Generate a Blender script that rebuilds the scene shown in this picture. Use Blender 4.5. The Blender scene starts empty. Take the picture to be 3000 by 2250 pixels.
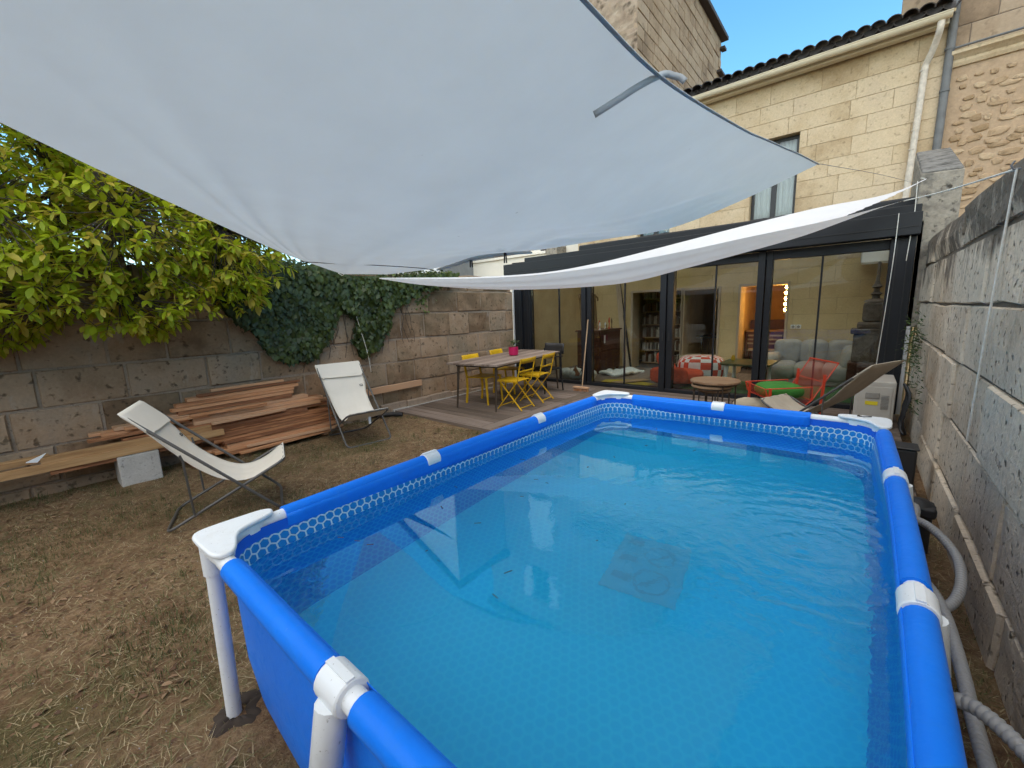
import bpy, math, random
from mathutils import Vector, Matrix, noise
R = math.radians
rnd = random.Random(7)
scene = bpy.context.scene
col = scene.collection

# ------------------------------------------------------------------ camera
CAM = Vector((1.82377, -0.37015, 1.56654)); FPX = 1222.74
YAW, PIT, ROL = 0.697, 0.170, -0.035
fw = Vector((-math.sin(YAW)*math.cos(PIT), math.cos(YAW)*math.cos(PIT), -math.sin(PIT)))
rt0 = Vector((math.cos(YAW), math.sin(YAW), 0)); up0 = rt0.cross(fw)
rt = math.cos(ROL)*rt0 + math.sin(ROL)*up0; up = -math.sin(ROL)*rt0 + math.cos(ROL)*up0
cd = bpy.data.cameras.new('camera'); cam = bpy.data.objects.new('camera', cd); col.objects.link(cam)
cam.matrix_world = Matrix(((rt.x, up.x, -fw.x, CAM.x), (rt.y, up.y, -fw.y, CAM.y), (rt.z, up.z, -fw.z, CAM.z), (0, 0, 0, 1)))
cd.sensor_fit = 'HORIZONTAL'; cd.sensor_width = 36; cd.lens = FPX/3000*36; cd.clip_start = .02; cd.clip_end = 2000
scene.camera = cam

# ------------------------------------------------------------------ light
SUN_EL, SUN_AZ = R(60), R(172)          # azimuth clockwise from +Y : behind the camera
world = bpy.data.worlds.new('World'); scene.world = world; world.use_nodes = True
wn = world.node_tree.nodes; wl = world.node_tree.links
sky = wn.new('ShaderNodeTexSky'); sky.sky_type = 'NISHITA'; sky.sun_disc = False
sky.sun_elevation = SUN_EL; sky.sun_rotation = SUN_AZ; sky.altitude = 20; sky.air_density = 1.0; sky.dust_density = 0; sky.ozone_density = 1.2
bg = wn['Background']; bg.inputs['Strength'].default_value = .12
hs = wn.new('ShaderNodeHueSaturation'); hs.inputs['Saturation'].default_value = 1.28; hs.inputs['Hue'].default_value = .488
wl.new(sky.outputs['Color'], hs.inputs['Color']); wl.new(hs.outputs['Color'], bg.inputs['Color'])
sd = bpy.data.lights.new('sun', 'SUN'); sun = bpy.data.objects.new('sun', sd); col.objects.link(sun)
sd.energy = 1.45; sd.angle = R(110); sd.color = (1, .80, .55)
sv = Vector((math.sin(SUN_AZ)*math.cos(SUN_EL), math.cos(SUN_AZ)*math.cos(SUN_EL), math.sin(SUN_EL)))
sun.rotation_euler = sv.to_track_quat('Z', 'Y').to_euler(); sun.location = (-3, -6, 9)
vs = scene.view_settings; vs.view_transform = 'Standard'; vs.look = 'None'; vs.exposure = 1.58; vs.gamma = 1
vs.use_white_balance = True; vs.white_balance_temperature = 7200; vs.white_balance_tint = 7
try: vs.use_curve_mapping = False
except Exception: pass
scene.cycles.use_denoising = True
scene.cycles.caustics_refractive = True
scene.cycles.max_bounces = 8; scene.cycles.diffuse_bounces = 4; scene.cycles.glossy_bounces = 3; scene.cycles.transmission_bounces = 6; scene.cycles.transparent_max_bounces = 10
scene.cycles.use_adaptive_sampling = True; scene.cycles.adaptive_threshold = .03

# ------------------------------------------------------------------ helpers
def wm(o):
    m = o.matrix_parent_inverse @ o.matrix_basis
    return wm(o.parent) @ m if o.parent else o.matrix_basis.copy()

def tag(o, label=None, cat=None, group=None, kind=None):
    if label: o['label'] = label
    if cat: o['category'] = cat
    if group: o['group'] = group
    if kind: o['kind'] = kind
    return o

def thing(name, label, cat, loc=(0, 0, 0), rz=0, group=None):
    o = bpy.data.objects.new(name, None); col.objects.link(o); o.empty_display_size = .1
    o.matrix_basis = Matrix.Translation(loc) @ Matrix.Rotation(rz, 4, 'Z')
    return tag(o, label, cat, group)

def fillet(pts, r, n=4, closed=False):
    P = [Vector(p) for p in pts]; out = []
    N = len(P)
    for i, p in enumerate(P):
        if not closed and i in (0, N-1): out.append(p); continue
        a, b = P[i-1]-p, P[(i+1) % N]-p
        rr = min(r, a.length*.45, b.length*.45)
        s, e = p+a.normalized()*rr, p+b.normalized()*rr
        for k in range(n+1):
            t = k/n; out.append(s*(1-t)**2+p*2*t*(1-t)+e*t*t)
    return out

def smooth_path(pts, n=6):
    P = [Vector(p) for p in pts]; Q = [P[0]*2-P[1]]+P+[P[-1]*2-P[-2]]; out = []
    for i in range(1, len(Q)-2):
        p0, p1, p2, p3 = Q[i-1:i+3]
        for k in range(n):
            t = k/n
            out.append(.5*((2*p1)+(p2-p0)*t+(2*p0-5*p1+4*p2-p3)*t*t+(3*p1-p0-3*p2+p3)*t**3))
    out.append(P[-1]); return out

class MB:
    def __init__(s): s.v = []; s.f = []; s.m = []; s.uv = None; s.mi = 0
    def add(s, vs, fs):
        o = len(s.v); s.v += [tuple(v) for v in vs]
        for f in fs: s.f.append(tuple(i+o for i in f)); s.m.append(s.mi)
        return s
    def box(s, a, b, M=None):
        x0, y0, z0 = a; x1, y1, z1 = b
        vs = [Vector(p) for p in ((x0, y0, z0), (x1, y0, z0), (x1, y1, z0), (x0, y1, z0), (x0, y0, z1), (x1, y0, z1), (x1, y1, z1), (x0, y1, z1))]
        if M: vs = [M @ v for v in vs]
        return s.add(vs, [(0, 3, 2, 1), (4, 5, 6, 7), (0, 1, 5, 4), (1, 2, 6, 5), (2, 3, 7, 6), (3, 0, 4, 7)])
    def bar(s, p, q, w, h, upv=(0, 0, 1)):
        p, q = Vector(p), Vector(q); d = (q-p).normalized(); u = Vector(upv)
        sd_ = d.cross(u)
        if sd_.length < 1e-4: sd_ = d.cross(Vector((1, 0, 0)))
        sd_.normalize(); u = sd_.cross(d)
        vs = []
        for c in (p, q):
            for a, b in ((-1, -1), (1, -1), (1, 1), (-1, 1)): vs.append(c+sd_*a*w/2+u*b*h/2)
        return s.add(vs, [(0, 3, 2, 1)[::-1], (4, 5, 6, 7)[::-1], (0, 1, 5, 4)[::-1], (1, 2, 6, 5)[::-1], (2, 3, 7, 6)[::-1], (3, 0, 4, 7)[::-1]])
    def tube(s, pts, r, n=8, closed=False, cap=True):
        P = [Vector(p) for p in pts]; N = len(P); vs = []; fs = []
        rad = r if callable(r) else (lambda i: r)
        u = None
        for i, p in enumerate(P):
            if closed: t = P[(i+1) % N]-P[i-1]
            else: t = P[min(i+1, N-1)]-P[max(i-1, 0)]
            t.normalize()
            if u is None:
                u = t.cross(Vector((0, 0, 1)))
                if u.length < .05: u = t.cross(Vector((1, 0, 0)))
            u = (u-t*u.dot(t)).normalized(); w = t.cross(u); rr = rad(i)
            for k in range(n):
                a = 2*math.pi*k/n; vs.append(p+u*math.cos(a)*rr+w*math.sin(a)*rr)
        L = N if closed else N-1
        for i in range(L):
            for k in range(n):
                a, b = i*n+k, i*n+(k+1) % n; c, d = ((i+1) % N)*n+(k+1) % n, ((i+1) % N)*n+k
                fs.append((a, b, c, d))
        if cap and not closed:
            fs.append(tuple(range(n))[::-1]); fs.append(tuple((N-1)*n+k for k in range(n)))
        return s.add(vs, fs)
    def lathe(s, prof, c=(0, 0, 0), n=24, M=None):
        vs = []; fs = []; c = Vector(c)
        for r, z in prof:
            for k in range(n):
                a = 2*math.pi*k/n; v = Vector((r*math.cos(a), r*math.sin(a), z)); vs.append((M @ v if M else v)+c)
        for i in range(len(prof)-1):
            for k in range(n):
                fs.append((i*n+k, i*n+(k+1) % n, (i+1)*n+(k+1) % n, (i+1)*n+k))
        if prof[0][0] > 1e-4: fs.append(tuple(range(n))[::-1])
        if prof[-1][0] > 1e-4: fs.append(tuple((len(prof)-1)*n+k for k in range(n)))
        return s.add(vs, fs)
    def prism(s, poly, a, b, M=None):
        n = len(poly); vs = [Vector((x, y, a)) for x, y in poly]+[Vector((x, y, b)) for x, y in poly]
        if M: vs = [M @ v for v in vs]
        return s.add(vs, [tuple(range(n))[::-1], tuple(range(n, 2*n))]+[(i, (i+1) % n, n+(i+1) % n, n+i) for i in range(n)])
    def grid(s, fn, nu, nv, closeu=False):
        vs = []; fs = []
        for j in range(nv+1):
            for i in range(nu+(0 if closeu else 1)): vs.append(fn(i/nu, j/nv))
        W = nu if closeu else nu+1
        for j in range(nv):
            for i in range(nu):
                i2 = (i+1) % W if closeu else i+1
                fs.append((j*W+i, j*W+i2, (j+1)*W+i2, (j+1)*W+i))
        return s.add(vs, fs)
    def build(s, name, mat, parent=None, local=False, smooth=False, bev=0, solid=0, sub=0, flip=False):
        me = bpy.data.meshes.new(name); me.from_pydata(s.v, [], s.f)
        mats = mat if isinstance(mat, (list, tuple)) else [mat]
        for m in mats: me.materials.append(m)
        if len(mats) > 1: me.polygons.foreach_set('material_index', s.m)
        if smooth:
            me.polygons.foreach_set('use_smooth', [True]*len(me.polygons)); me.set_sharp_from_angle(angle=R(38))
        me.update()
        o = bpy.data.objects.new(name, me); col.objects.link(o)
        if parent:
            o.parent = parent
            if not local: o.matrix_parent_inverse = wm(parent).inverted()
        if solid:
            m = o.modifiers.new('s', 'SOLIDIFY'); m.thickness = solid; m.offset = 0
        if sub:
            m = o.modifiers.new('u', 'SUBSURF'); m.levels = sub; m.render_levels = sub
        if bev:
            m = o.modifiers.new('b', 'BEVEL'); m.width = bev; m.segments = 2; m.limit_method = 'ANGLE'; m.angle_limit = R(35)
            if not smooth:
                me.polygons.foreach_set('use_smooth', [True]*len(me.polygons)); me.set_sharp_from_angle(angle=R(30)); m.harden_normals = True
        return o

def copy_tree(o, parent=None, M=None, label=None):
    c = o.copy(); col.objects.link(c)
    if parent: c.parent = parent
    if M is not None: c.matrix_basis = M
    if label: c['label'] = label
    for ch in list(o.children): copy_tree(ch, c)
    return c

# ------------------------------------------------------------------ materials
def newmat(name):
    m = bpy.data.materials.new(name); m.use_nodes = True
    nt = m.node_tree; return m, nt, nt.nodes, nt.links, nt.nodes['Principled BSDF']

def ramp(nodes, stops):
    r = nodes.new('ShaderNodeValToRGB'); e = r.color_ramp.elements
    while len(e) < len(stops): e.new(.5)
    for el, (p, c) in zip(e, stops): el.position = p; el.color = (*c, 1) if len(c) == 3 else c
    return r

def mixc(nt, a, b, fac, mode='MIX'):
    n = nt.nodes.new('ShaderNodeMix'); n.data_type = 'RGBA'; n.blend_type = mode
    for sock, val in ((n.inputs[0], fac), (n.inputs[6], a), (n.inputs[7], b)):
        if hasattr(val, 'links'): nt.links.new(val, sock)
        elif isinstance(val, (int, float)): sock.default_value = val
        else: sock.default_value = (*val, 1)
    return n.outputs[2]

def mth(nt, op, a, b=None, c=None, clamp=False):
    n = nt.nodes.new('ShaderNodeMath'); n.operation = op; n.use_clamp = clamp
    for i, v in enumerate((a, b, c)):
        if v is None: continue
        if hasattr(v, 'links'): nt.links.new(v, n.inputs[i])
        else: n.inputs[i].default_value = v
    return n.outputs[0]

def vmth(nt, op, a, b=None, c=None):
    n = nt.nodes.new('ShaderNodeVectorMath'); n.operation = op
    for i, v in enumerate((a, b, c)):
        if v is None: continue
        if hasattr(v, 'links'): nt.links.new(v, n.inputs[i])
        else: n.inputs[i].default_value = v
    return n.outputs[1] if op in ('DOT_PRODUCT', 'LENGTH', 'DISTANCE') else n.outputs[0]

def wpos(nt, scale=(1, 1, 1)):
    g = nt.nodes.new('ShaderNodeNewGeometry')
    return vmth(nt, 'MULTIPLY', g.outputs['Position'], scale)

def opos(nt, scale=(1, 1, 1)):
    g = nt.nodes.new('ShaderNodeTexCoord')
    return vmth(nt, 'MULTIPLY', g.outputs['Object'], scale)

def noi(nt, vec, scale, detail=5, rough=.6, dist=0):
    n = nt.nodes.new('ShaderNodeTexNoise'); n.inputs['Scale'].default_value = scale; n.inputs['Detail'].default_value = detail
    n.inputs['Roughness'].default_value = rough; n.inputs['Distortion'].default_value = dist
    nt.links.new(vec, n.inputs['Vector']); return n.outputs['Fac']

def bump(nt, h, strength, dist, bsdf):
    b = nt.nodes.new('ShaderNodeBump'); b.inputs['Strength'].default_value = strength; b.inputs['Distance'].default_value = dist
    nt.links.new(h, b.inputs['Height']); nt.links.new(b.outputs[0], bsdf.inputs['Normal'])

def plain(name, c, rough=.5, metal=0, var=.12, vscale=6, bmp=0, bscale=80, bdist=.002, spec=.5):
    m, nt, N, L, B = newmat(name); B.inputs['Roughness'].default_value = rough; B.inputs['Metallic'].default_value = metal
    B.inputs['Specular IOR Level'].default_value = spec
    if var:
        f = noi(nt, wpos(nt), vscale, 4)
        r = ramp(N, [(.3, tuple(x*(1-var) for x in c)), (.7, tuple(min(1, x*(1+var)) for x in c))]); L.new(f, r.inputs[0]); L.new(r.outputs[0], B.inputs['Base Color'])
    else: B.inputs['Base Color'].default_value = (*c, 1)
    if bmp: bump(nt, noi(nt, wpos(nt), bscale, 4), bmp, bdist, B)
    return m

def stone(name, cols, scale=3, rand=.25, bmp=.8, fine=60, pit=.5, stain=None, rough=.92):
    m, nt, N, L, B = newmat(name); B.inputs['Roughness'].default_value = rough; B.inputs['Specular IOR Level'].default_value = .2
    oi = N.new('ShaderNodeObjectInfo'); p = wpos(nt)
    a = noi(nt, p, scale, 6, .62)
    k = mth(nt, 'ADD', a, mth(nt, 'MULTIPLY', mth(nt, 'SUBTRACT', oi.outputs['Random'], .5), rand))
    r = ramp(N, [(i/(len(cols)-1)*.5+.25, c) for i, c in enumerate(cols)]); L.new(k, r.inputs[0])
    c = r.outputs[0]
    f2 = noi(nt, p, fine, 3, .7)
    g = mth(nt, 'MULTIPLY_ADD', f2, .5, .75)
    cg = nt.nodes.new('ShaderNodeCombineColor'); [L.new(g, cg.inputs[i]) for i in range(3)]
    c = mixc(nt, c, cg.outputs[0], 1, 'MULTIPLY')
    pits = noi(nt, p, fine*.45, 2, .5)
    pr = ramp(N, [(.28, (0, 0, 0)), (.40, (1, 1, 1))]); L.new(pits, pr.inputs[0])
    c = mixc(nt, c, tuple(x*.35 for x in cols[0]), mth(nt, 'MULTIPLY', mth(nt, 'SUBTRACT', 1, pr.outputs[0]), pit))
    if stain: c = stain(nt, c, p)
    L.new(c, B.inputs['Base Color'])
    h = mth(nt, 'ADD', mth(nt, 'MULTIPLY', f2, .35), mth(nt, 'ADD', mth(nt, 'MULTIPLY', pr.outputs[0], .5*pit), noi(nt, p, fine*.22, 4, .6)))
    bump(nt, h, bmp, .012, B)
    return m

def wood(name, cols, axis='y', rough=.75, bmp=.35, rand=.35, grain=26, spec=.3):
    m, nt, N, L, B = newmat(name); B.inputs['Roughness'].default_value = rough; B.inputs['Specular IOR Level'].default_value = spec
    oi = N.new('ShaderNodeObjectInfo')
    sc = {'x': (.06, 1, 1), 'y': (1, .06, 1), 'z': (1, 1, .06)}[axis]
    g = N.new('ShaderNodeNewGeometry')
    sh = nt.nodes.new('ShaderNodeVectorMath'); sh.operation = 'SCALE'; sh.inputs[0].default_value = (9, 4, 6); L.new(oi.outputs['Random'], sh.inputs[3])
    p = vmth(nt, 'ADD', vmth(nt, 'MULTIPLY', g.outputs['Position'], sc), sh.outputs[0])
    a = noi(nt, p, grain, 5, .65, .6)
    k = mth(nt, 'ADD', a, mth(nt, 'MULTIPLY', mth(nt, 'SUBTRACT', oi.outputs['Random'], .5), rand))
    r = ramp(N, [(i/(len(cols)-1)*.56+.22, c) for i, c in enumerate(cols)]); L.new(k, r.inputs[0])
    L.new(r.outputs[0], B.inputs['Base Color']); bump(nt, a, bmp, .003, B)
    return m

M = {}
M['facade'] = stone('limestone_facade', [(.37, .26, .15), (.50, .375, .24), (.57, .445, .30), (.54, .42, .29)], 1.3, .30, .5, 36, .35)
M['facade_mortar'] = plain('limestone_mortar', (.44, .33, .20), .95)
M['inner'] = stone('limestone_glass_tint', [(.58, .43, .22), (.66, .50, .27), (.70, .54, .30)], 2, .2, .2, 40, .1)  # same stone as the facade, yellow cast of the glazing put into its colour
M['tower'] = stone('tower_stone', [(.20, .14, .095), (.30, .215, .145), (.36, .27, .19), (.33, .25, .185)], 1.2, .3, .6, 18, .4)
M['tower_rough'] = stone('tower_rubble_render', [(.15, .11, .08), (.29, .22, .165), (.38, .31, .24)], 3, .3, 1, 9, .8)
M['tower_mortar'] = plain('tower_mortar', (.17, .13, .10), .95)
def left_stain(nt, c, p):
    n = noi(nt, p, 1.1, 4, .6); r = ramp(nt.nodes, [(.46, (0, 0, 0)), (.62, (1, 1, 1))]); nt.links.new(n, r.inputs[0])
    c = mixc(nt, c, (.16, .135, .085), mth(nt, 'MULTIPLY', r.outputs[0], .45))
    q = vmth(nt, 'MULTIPLY', p, (1, 1, .35)); n2 = noi(nt, q, 5, 5, .7); r2 = ramp(nt.nodes, [(.60, (0, 0, 0)), (.70, (1, 1, 1))]); nt.links.new(n2, r2.inputs[0])
    return mixc(nt, c, (.42, .36, .30), mth(nt, 'MULTIPLY', r2.outputs[0], .5))
M['garden'] = stone('garden_wall_stone', [(.18, .112, .066), (.30, .195, .12), (.39, .265, .172), (.35, .255, .178)], 2.5, .4, 1.0, 36, .75, left_stain)
M['garden_mortar'] = stone('garden_wall_mortar', [(.22, .16, .115), (.34, .26, .195), (.28, .21, .155)], 3, .1, .8, 60, .4)
def right_stain(nt, c, p):
    s = nt.nodes.new('ShaderNodeSeparateXYZ'); nt.links.new(p, s.inputs[0])
    q = vmth(nt, 'MULTIPLY', p, (3, 3, .22)); st = noi(nt, q, 3.0, 6, .7)
    big = noi(nt, p, 2.2, 5, .65)
    h = mth(nt, 'ADD', mth(nt, 'MULTIPLY', mth(nt, 'SUBTRACT', s.outputs[2], 1.62), 1.7), mth(nt, 'ADD', mth(nt, 'MULTIPLY', mth(nt, 'SUBTRACT', st, .5), 1.9), mth(nt, 'MULTIPLY', mth(nt, 'SUBTRACT', big, .5), 2.6)))
    r = ramp(nt.nodes, [(.25, (0, 0, 0)), (.75, (1, 1, 1))]); nt.links.new(h, r.inputs[0])
    c = mixc(nt, c, (.045, .038, .033), mth(nt, 'MULTIPLY', r.outputs[0], .82))
    r2 = ramp(nt.nodes, [(.50, (0, 0, 0)), (.72, (1, 1, 1))]); nt.links.new(noi(nt, q, 6, 5, .7), r2.inputs[0])
    return mixc(nt, c, (.22, .19, .16), mth(nt, 'MULTIPLY', r2.outputs[0], .35))
M['right'] = stone('old_wall_stone', [(.38, .305, .225), (.56, .46, .355), (.66, .56, .44), (.60, .51, .405)], 1.6, .15, 1.0, 46, .95, right_stain)
M['right_mortar'] = plain('old_wall_joint', (.13, .105, .08), .95, bmp=.6, bscale=40, bdist=.01)
M['rubble_bg'] = stone('rubble_render', [(.34, .235, .15), (.42, .295, .195), (.46, .335, .225)], 3, .1, .8, 30, .2)
M['rubble'] = stone('rubble_stone', [(.30, .20, .115), (.41, .285, .18), (.46, .335, .22)], 4, .6, .9, 24, .4)
M['concrete'] = stone('grey_concrete', [(.36, .34, .31), (.46, .44, .41), (.52, .50, .47)], 4, .2, .4, 70, .5)
M['pier'] = stone('weathered_pier', [(.09, .08, .07), (.20, .178, .15), (.32, .285, .235), (.13, .12, .105)], 5, .2, .9, 30, .9)
M['pier_top'] = stone('lichen_cap', [(.07, .066, .06), (.20, .19, .175), (.11, .105, .10)], 7, .2, .7, 30, .6)
M['whitewall'] = plain('white_render', (.74, .69, .60), .9, var=.06, vscale=1.2, bmp=.25, bscale=60)
M['offwhite'] = plain('pale_render', (.66, .66, .66), .9, var=.06, vscale=1.2)
M['shadedrender'] = plain('shaded_white_render', (.20, .21, .22), .9)  # white render with the shade of the side wall put into its colour
M['shutter'] = plain('white_shutter', (.78, .78, .78), .6, var=.03)
M['darkroof'] = plain('roof_edge', (.05, .04, .04), .8)
M['tile'] = plain('canal_tile', (.042, .032, .03), .55, var=.45, vscale=9, bmp=.4, bscale=30, bdist=.006)
M['gutter'] = plain('cream_gutter', (.62, .54, .40), .5, var=.08)
M['greypipe'] = plain('grey_pipe', (.13, .13, .13), .6, var=.2)
M['oldpipe'] = plain('flaking_pipe', (.56, .49, .41), .7, var=.22, vscale=14, bmp=.3)
M['black'] = plain('anthracite_aluminium', (.010, .011, .014), .5, var=.1, spec=.35)
M['blackm'] = plain('black_paint', (.012, .012, .013), .5, var=.1)
M['glassframe'] = plain('dark_window_frame', (.018, .018, .02), .45, var=0)
M['curtain'] = plain('white_curtain', (.78, .78, .77), .9, var=.03)
M['floor_in'] = wood('indoor_boards', [(.10, .08, .065), (.17, .14, .115), (.22, .18, .15)], 'y', .5, .2)
M['deck'] = wood('weathered_deck', [(.10, .075, .058), (.165, .125, .10), (.225, .175, .145)], 'x', .8, .4, .5)
M['deck_y'] = wood('weathered_deck_border', [(.11, .085, .065), (.18, .14, .11), (.23, .18, .15)], 'y', .8, .4, .4)
M['lumber'] = wood('reclaimed_larch', [(.22, .09, .042), (.47, .21, .095), (.60, .31, .16), (.54, .32, .19)], 'y', .75, .4, .7)
M['beam'] = wood('treated_pine', [(.30, .16, .07), (.46, .27, .125), (.56, .36, .185)], 'y', .75, .3, .3)
M['tabletop'] = wood('worn_tabletop', [(.10, .07, .055), (.24, .18, .145), (.38, .31, .26)], 'y', .7, .35, .35, 18)
M['darkwood'] = wood('mahogany', [(.035, .012, .007), (.08, .027, .015), (.12, .042, .022)], 'x', .35, .15, .2)
M['palewood'] = wood('pale_timber', [(.34, .25, .17), (.48, .37, .26), (.54, .43, .32)], 'z', .7, .2)
M['nestwood'] = wood('mango_wood', [(.20, .11, .06), (.34, .21, .12), (.42, .29, .18)], 'x', .5, .2, .3)
M['broomwood'] = wood('broom_handle', [(.30, .20, .12), (.42, .30, .19)], 'z', .7, .2)
M['bronze'] = plain('dark_bronze', (.10, .075, .055), .5, .6)
M['yellow'] = plain('mustard_paint', (.68, .40, .012), .45, var=.1, vscale=5)
M['magenta'] = plain('magenta_pot', (.50, .012, .10), .3, var=.05)
M['soil'] = plain('potting_soil', (.04, .028, .02), .95)
M['white'] = plain('white_plastic', (.74, .76, .78), .38, var=.04, vscale=9, bmp=.05)
def white_plastic():
    m, nt, N, L, B = newmat('white_plastic'); B.inputs['Specular IOR Level'].default_value = .4
    g1 = ramp(N, [(.50, (0, 0, 0)), (.75, (1, 1, 1))]); L.new(noi(nt, wpos(nt), 11, 6, .7), g1.inputs[0])
    g2 = ramp(N, [(.70, (0, 0, 0)), (.73, (1, 1, 1))]); L.new(noi(nt, wpos(nt), 130, 2, .5), g2.inputs[0])
    c_ = mixc(nt, (.84, .87, .89), (.62, .62, .60), mth(nt, 'MULTIPLY', g1.outputs[0], .40)); c_ = mixc(nt, c_, (.24, .21, .18), mth(nt, 'MULTIPLY', g2.outputs[0], .55))
    L.new(c_, B.inputs['Base Color']); L.new(mth(nt, 'MULTIPLY_ADD', g1.outputs[0], .25, .34), B.inputs['Roughness']); return m
M['white'] = white_plastic()
M['dirt'] = plain('dark_debris', (.05, .045, .04), .9)
M['red'] = plain('orange_red_wire', (.62, .055, .02), .45, var=.05)
M['green'] = plain('green_cushion', (.035, .19, .025), .9, var=.2, bmp=.4, bscale=30, bdist=.01)
M['cream'] = plain('cream_fabric', (.52, .44, .32), .95, bmp=.4, bscale=25, bdist=.01)
M['taupe'] = plain('taupe_canvas', (.44, .38, .30), .9, var=.1, bmp=.3, bscale=260)
M['frame'] = plain('grey_steel_tube', (.11, .105, .10), .5, .3, var=.15)
M['acbody'] = plain('beige_ac_casing', (.50, .46, .40), .55, var=.06)
M['acgrille'] = plain('ac_grille', (.30, .28, .25), .6)
M['yellowlabel'] = plain('yellow_sticker', (.75, .60, .03), .6, var=0)
M['rope'] = plain('white_rope', (.66, .63, .57), .9, var=.15, vscale=40)
M['brownrope'] = plain('brown_cord', (.24, .14, .10), .9)
M['wire'] = plain('grey_wire', (.16, .16, .17), .6)
M['sofa'] = plain('grey_sofa', (.36, .335, .295), .95, var=.14, vscale=8, bmp=.6, bscale=14, bdist=.02)
M['orange'] = plain('orange_velvet', (.62, .075, .025), .9, var=.25, vscale=7, bmp=.5, bscale=10, bdist=.02)
M['cast'] = plain('carved_stone', (.16, .125, .105), .85, var=.35, vscale=18, bmp=.8, bscale=24, bdist=.02)
M['gilt'] = plain('gilt_frame', (.24, .15, .06), .5, .2, var=.3, vscale=20, bmp=.6, bscale=30, bdist=.01)
M['mirror'] = plain('mirror_glass', (.6, .62, .55), .08, .9, var=0)
M['greentop'] = plain('dark_green_tabletop', (.035, .065, .03), .35)
M['book'] = plain('books_dark', (.10, .07, .05), .8, var=.7, vscale=22)
M['bookpale'] = plain('books_pale', (.48, .44, .38), .8, var=.4, vscale=22)
M['roomwall'] = plain('warm_room_wall', (.50, .33, .16), .9)
M['blanket'] = plain('white_blanket', (.62, .66, .64), .95, var=.25, vscale=25, bmp=.6, bscale=20, bdist=.02)
M['yellowrug'] = plain('mustard_rug', (.45, .36, .04), .95)
M['greenrug'] = plain('green_rug', (.06, .16, .06), .95)
M['cardboard'] = plain('cardboard', (.38, .26, .14), .9)
M['hose'] = plain('ribbed_grey_hose', (.34, .34, .34), .5, var=.08)
M['pump'] = plain('pump_black', (.022, .022, .024), .55)
M['plate'] = plain('socket_white', (.75, .75, .72), .4, var=0)
M['purple'] = plain('plum_counter', (.10, .05, .08), .5)
M['stem'] = plain('woody_stem', (.085, .062, .048), .9, var=.3, vscale=14)

def canvas_mat(name, c, tr=.25, folds=False):
    m, nt, N, L, B = newmat(name)
    n = noi(nt, wpos(nt), 5, 5, .6); r = ramp(N, [(.3, tuple(x*.94 for x in c)), (.7, c)]); L.new(n, r.inputs[0])
    col_ = r.outputs[0]
    if folds:
        q = vmth(nt, 'MULTIPLY', wpos(nt), (1, 1, 1)); sp = noi(nt, q, 2.4, 5, .75); rr = ramp(N, [(.69, (0, 0, 0)), (.76, (1, 1, 1))]); L.new(sp, rr.inputs[0])
        col_ = mixc(nt, col_, (.42, .42, .43), mth(nt, 'MULTIPLY', rr.outputs[0], .55))
        sp2 = noi(nt, q, 17, 3, .6); r2 = ramp(N, [(.76, (0, 0, 0)), (.79, (1, 1, 1))]); L.new(sp2, r2.inputs[0])
        col_ = mixc(nt, col_, (.22, .23, .25), mth(nt, 'MULTIPLY', r2.outputs[0], .5))
    L.new(col_, B.inputs['Base Color']); B.inputs['Roughness'].default_value = .9; B.inputs['Specular IOR Level'].default_value = .15
    bump(nt, noi(nt, wpos(nt), 420, 2), .25, .0012, B)
    t = N.new('ShaderNodeBsdfTranslucent'); L.new(col_, t.inputs[0])
    mx = N.new('ShaderNodeMixShader'); mx.inputs[0].default_value = tr
    L.new(B.outputs[0], mx.inputs[1]); L.new(t.outputs[0], mx.inputs[2]); L.new(mx.outputs[0], N['Material Output'].inputs[0])
    return m
M['sail'] = canvas_mat('grey_white_sailcloth', (.655, .69, .70), .36, True)
M['sail2'] = canvas_mat('white_sailcloth', (.80, .78, .78), .30)
M['canvas'] = canvas_mat('cream_canvas', (.80, .75, .66), .12)
M['strap'] = plain('grey_webbing', (.40, .41, .43), .9, var=.08, bmp=.3, bscale=300)

def glass_mat(name, tint=(.93, .96, .94), rough=0):
    m, nt, N, L, B = newmat(name); N.remove(B)
    t = N.new('ShaderNodeBsdfTransparent'); t.inputs[0].default_value = (*tint, 1)
    g = N.new('ShaderNodeBsdfGlossy'); g.inputs['Roughness'].default_value = rough
    f = N.new('ShaderNodeFresnel'); f.inputs[0].default_value = 1.5
    mx = N.new('ShaderNodeMixShader'); k = mth(nt, 'MULTIPLY', f.outputs[0], 1.1, None, True)
    L.new(k, mx.inputs[0]); L.new(t.outputs[0], mx.inputs[1]); L.new(g.outputs[0], mx.inputs[2]); L.new(mx.outputs[0], N['Material Output'].inputs[0])
    return m
M['glass'] = glass_mat('clear_glazing')
M['opal'] = canvas_mat('opal_roof_sheet', (.92, .90, .86), .8)
M['winglass'] = glass_mat('window_glass', (.85, .88, .88))

def emit_mat(name, c, s):
    m, nt, N, L, B = newmat(name); B.inputs['Base Color'].default_value = (*c, 1)
    B.inputs['Emission Color'].default_value = (*c, 1); B.inputs['Emission Strength'].default_value = s
    return m
M['bulb'] = emit_mat('lit_bulb', (1, .58, .20), 70)

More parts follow.
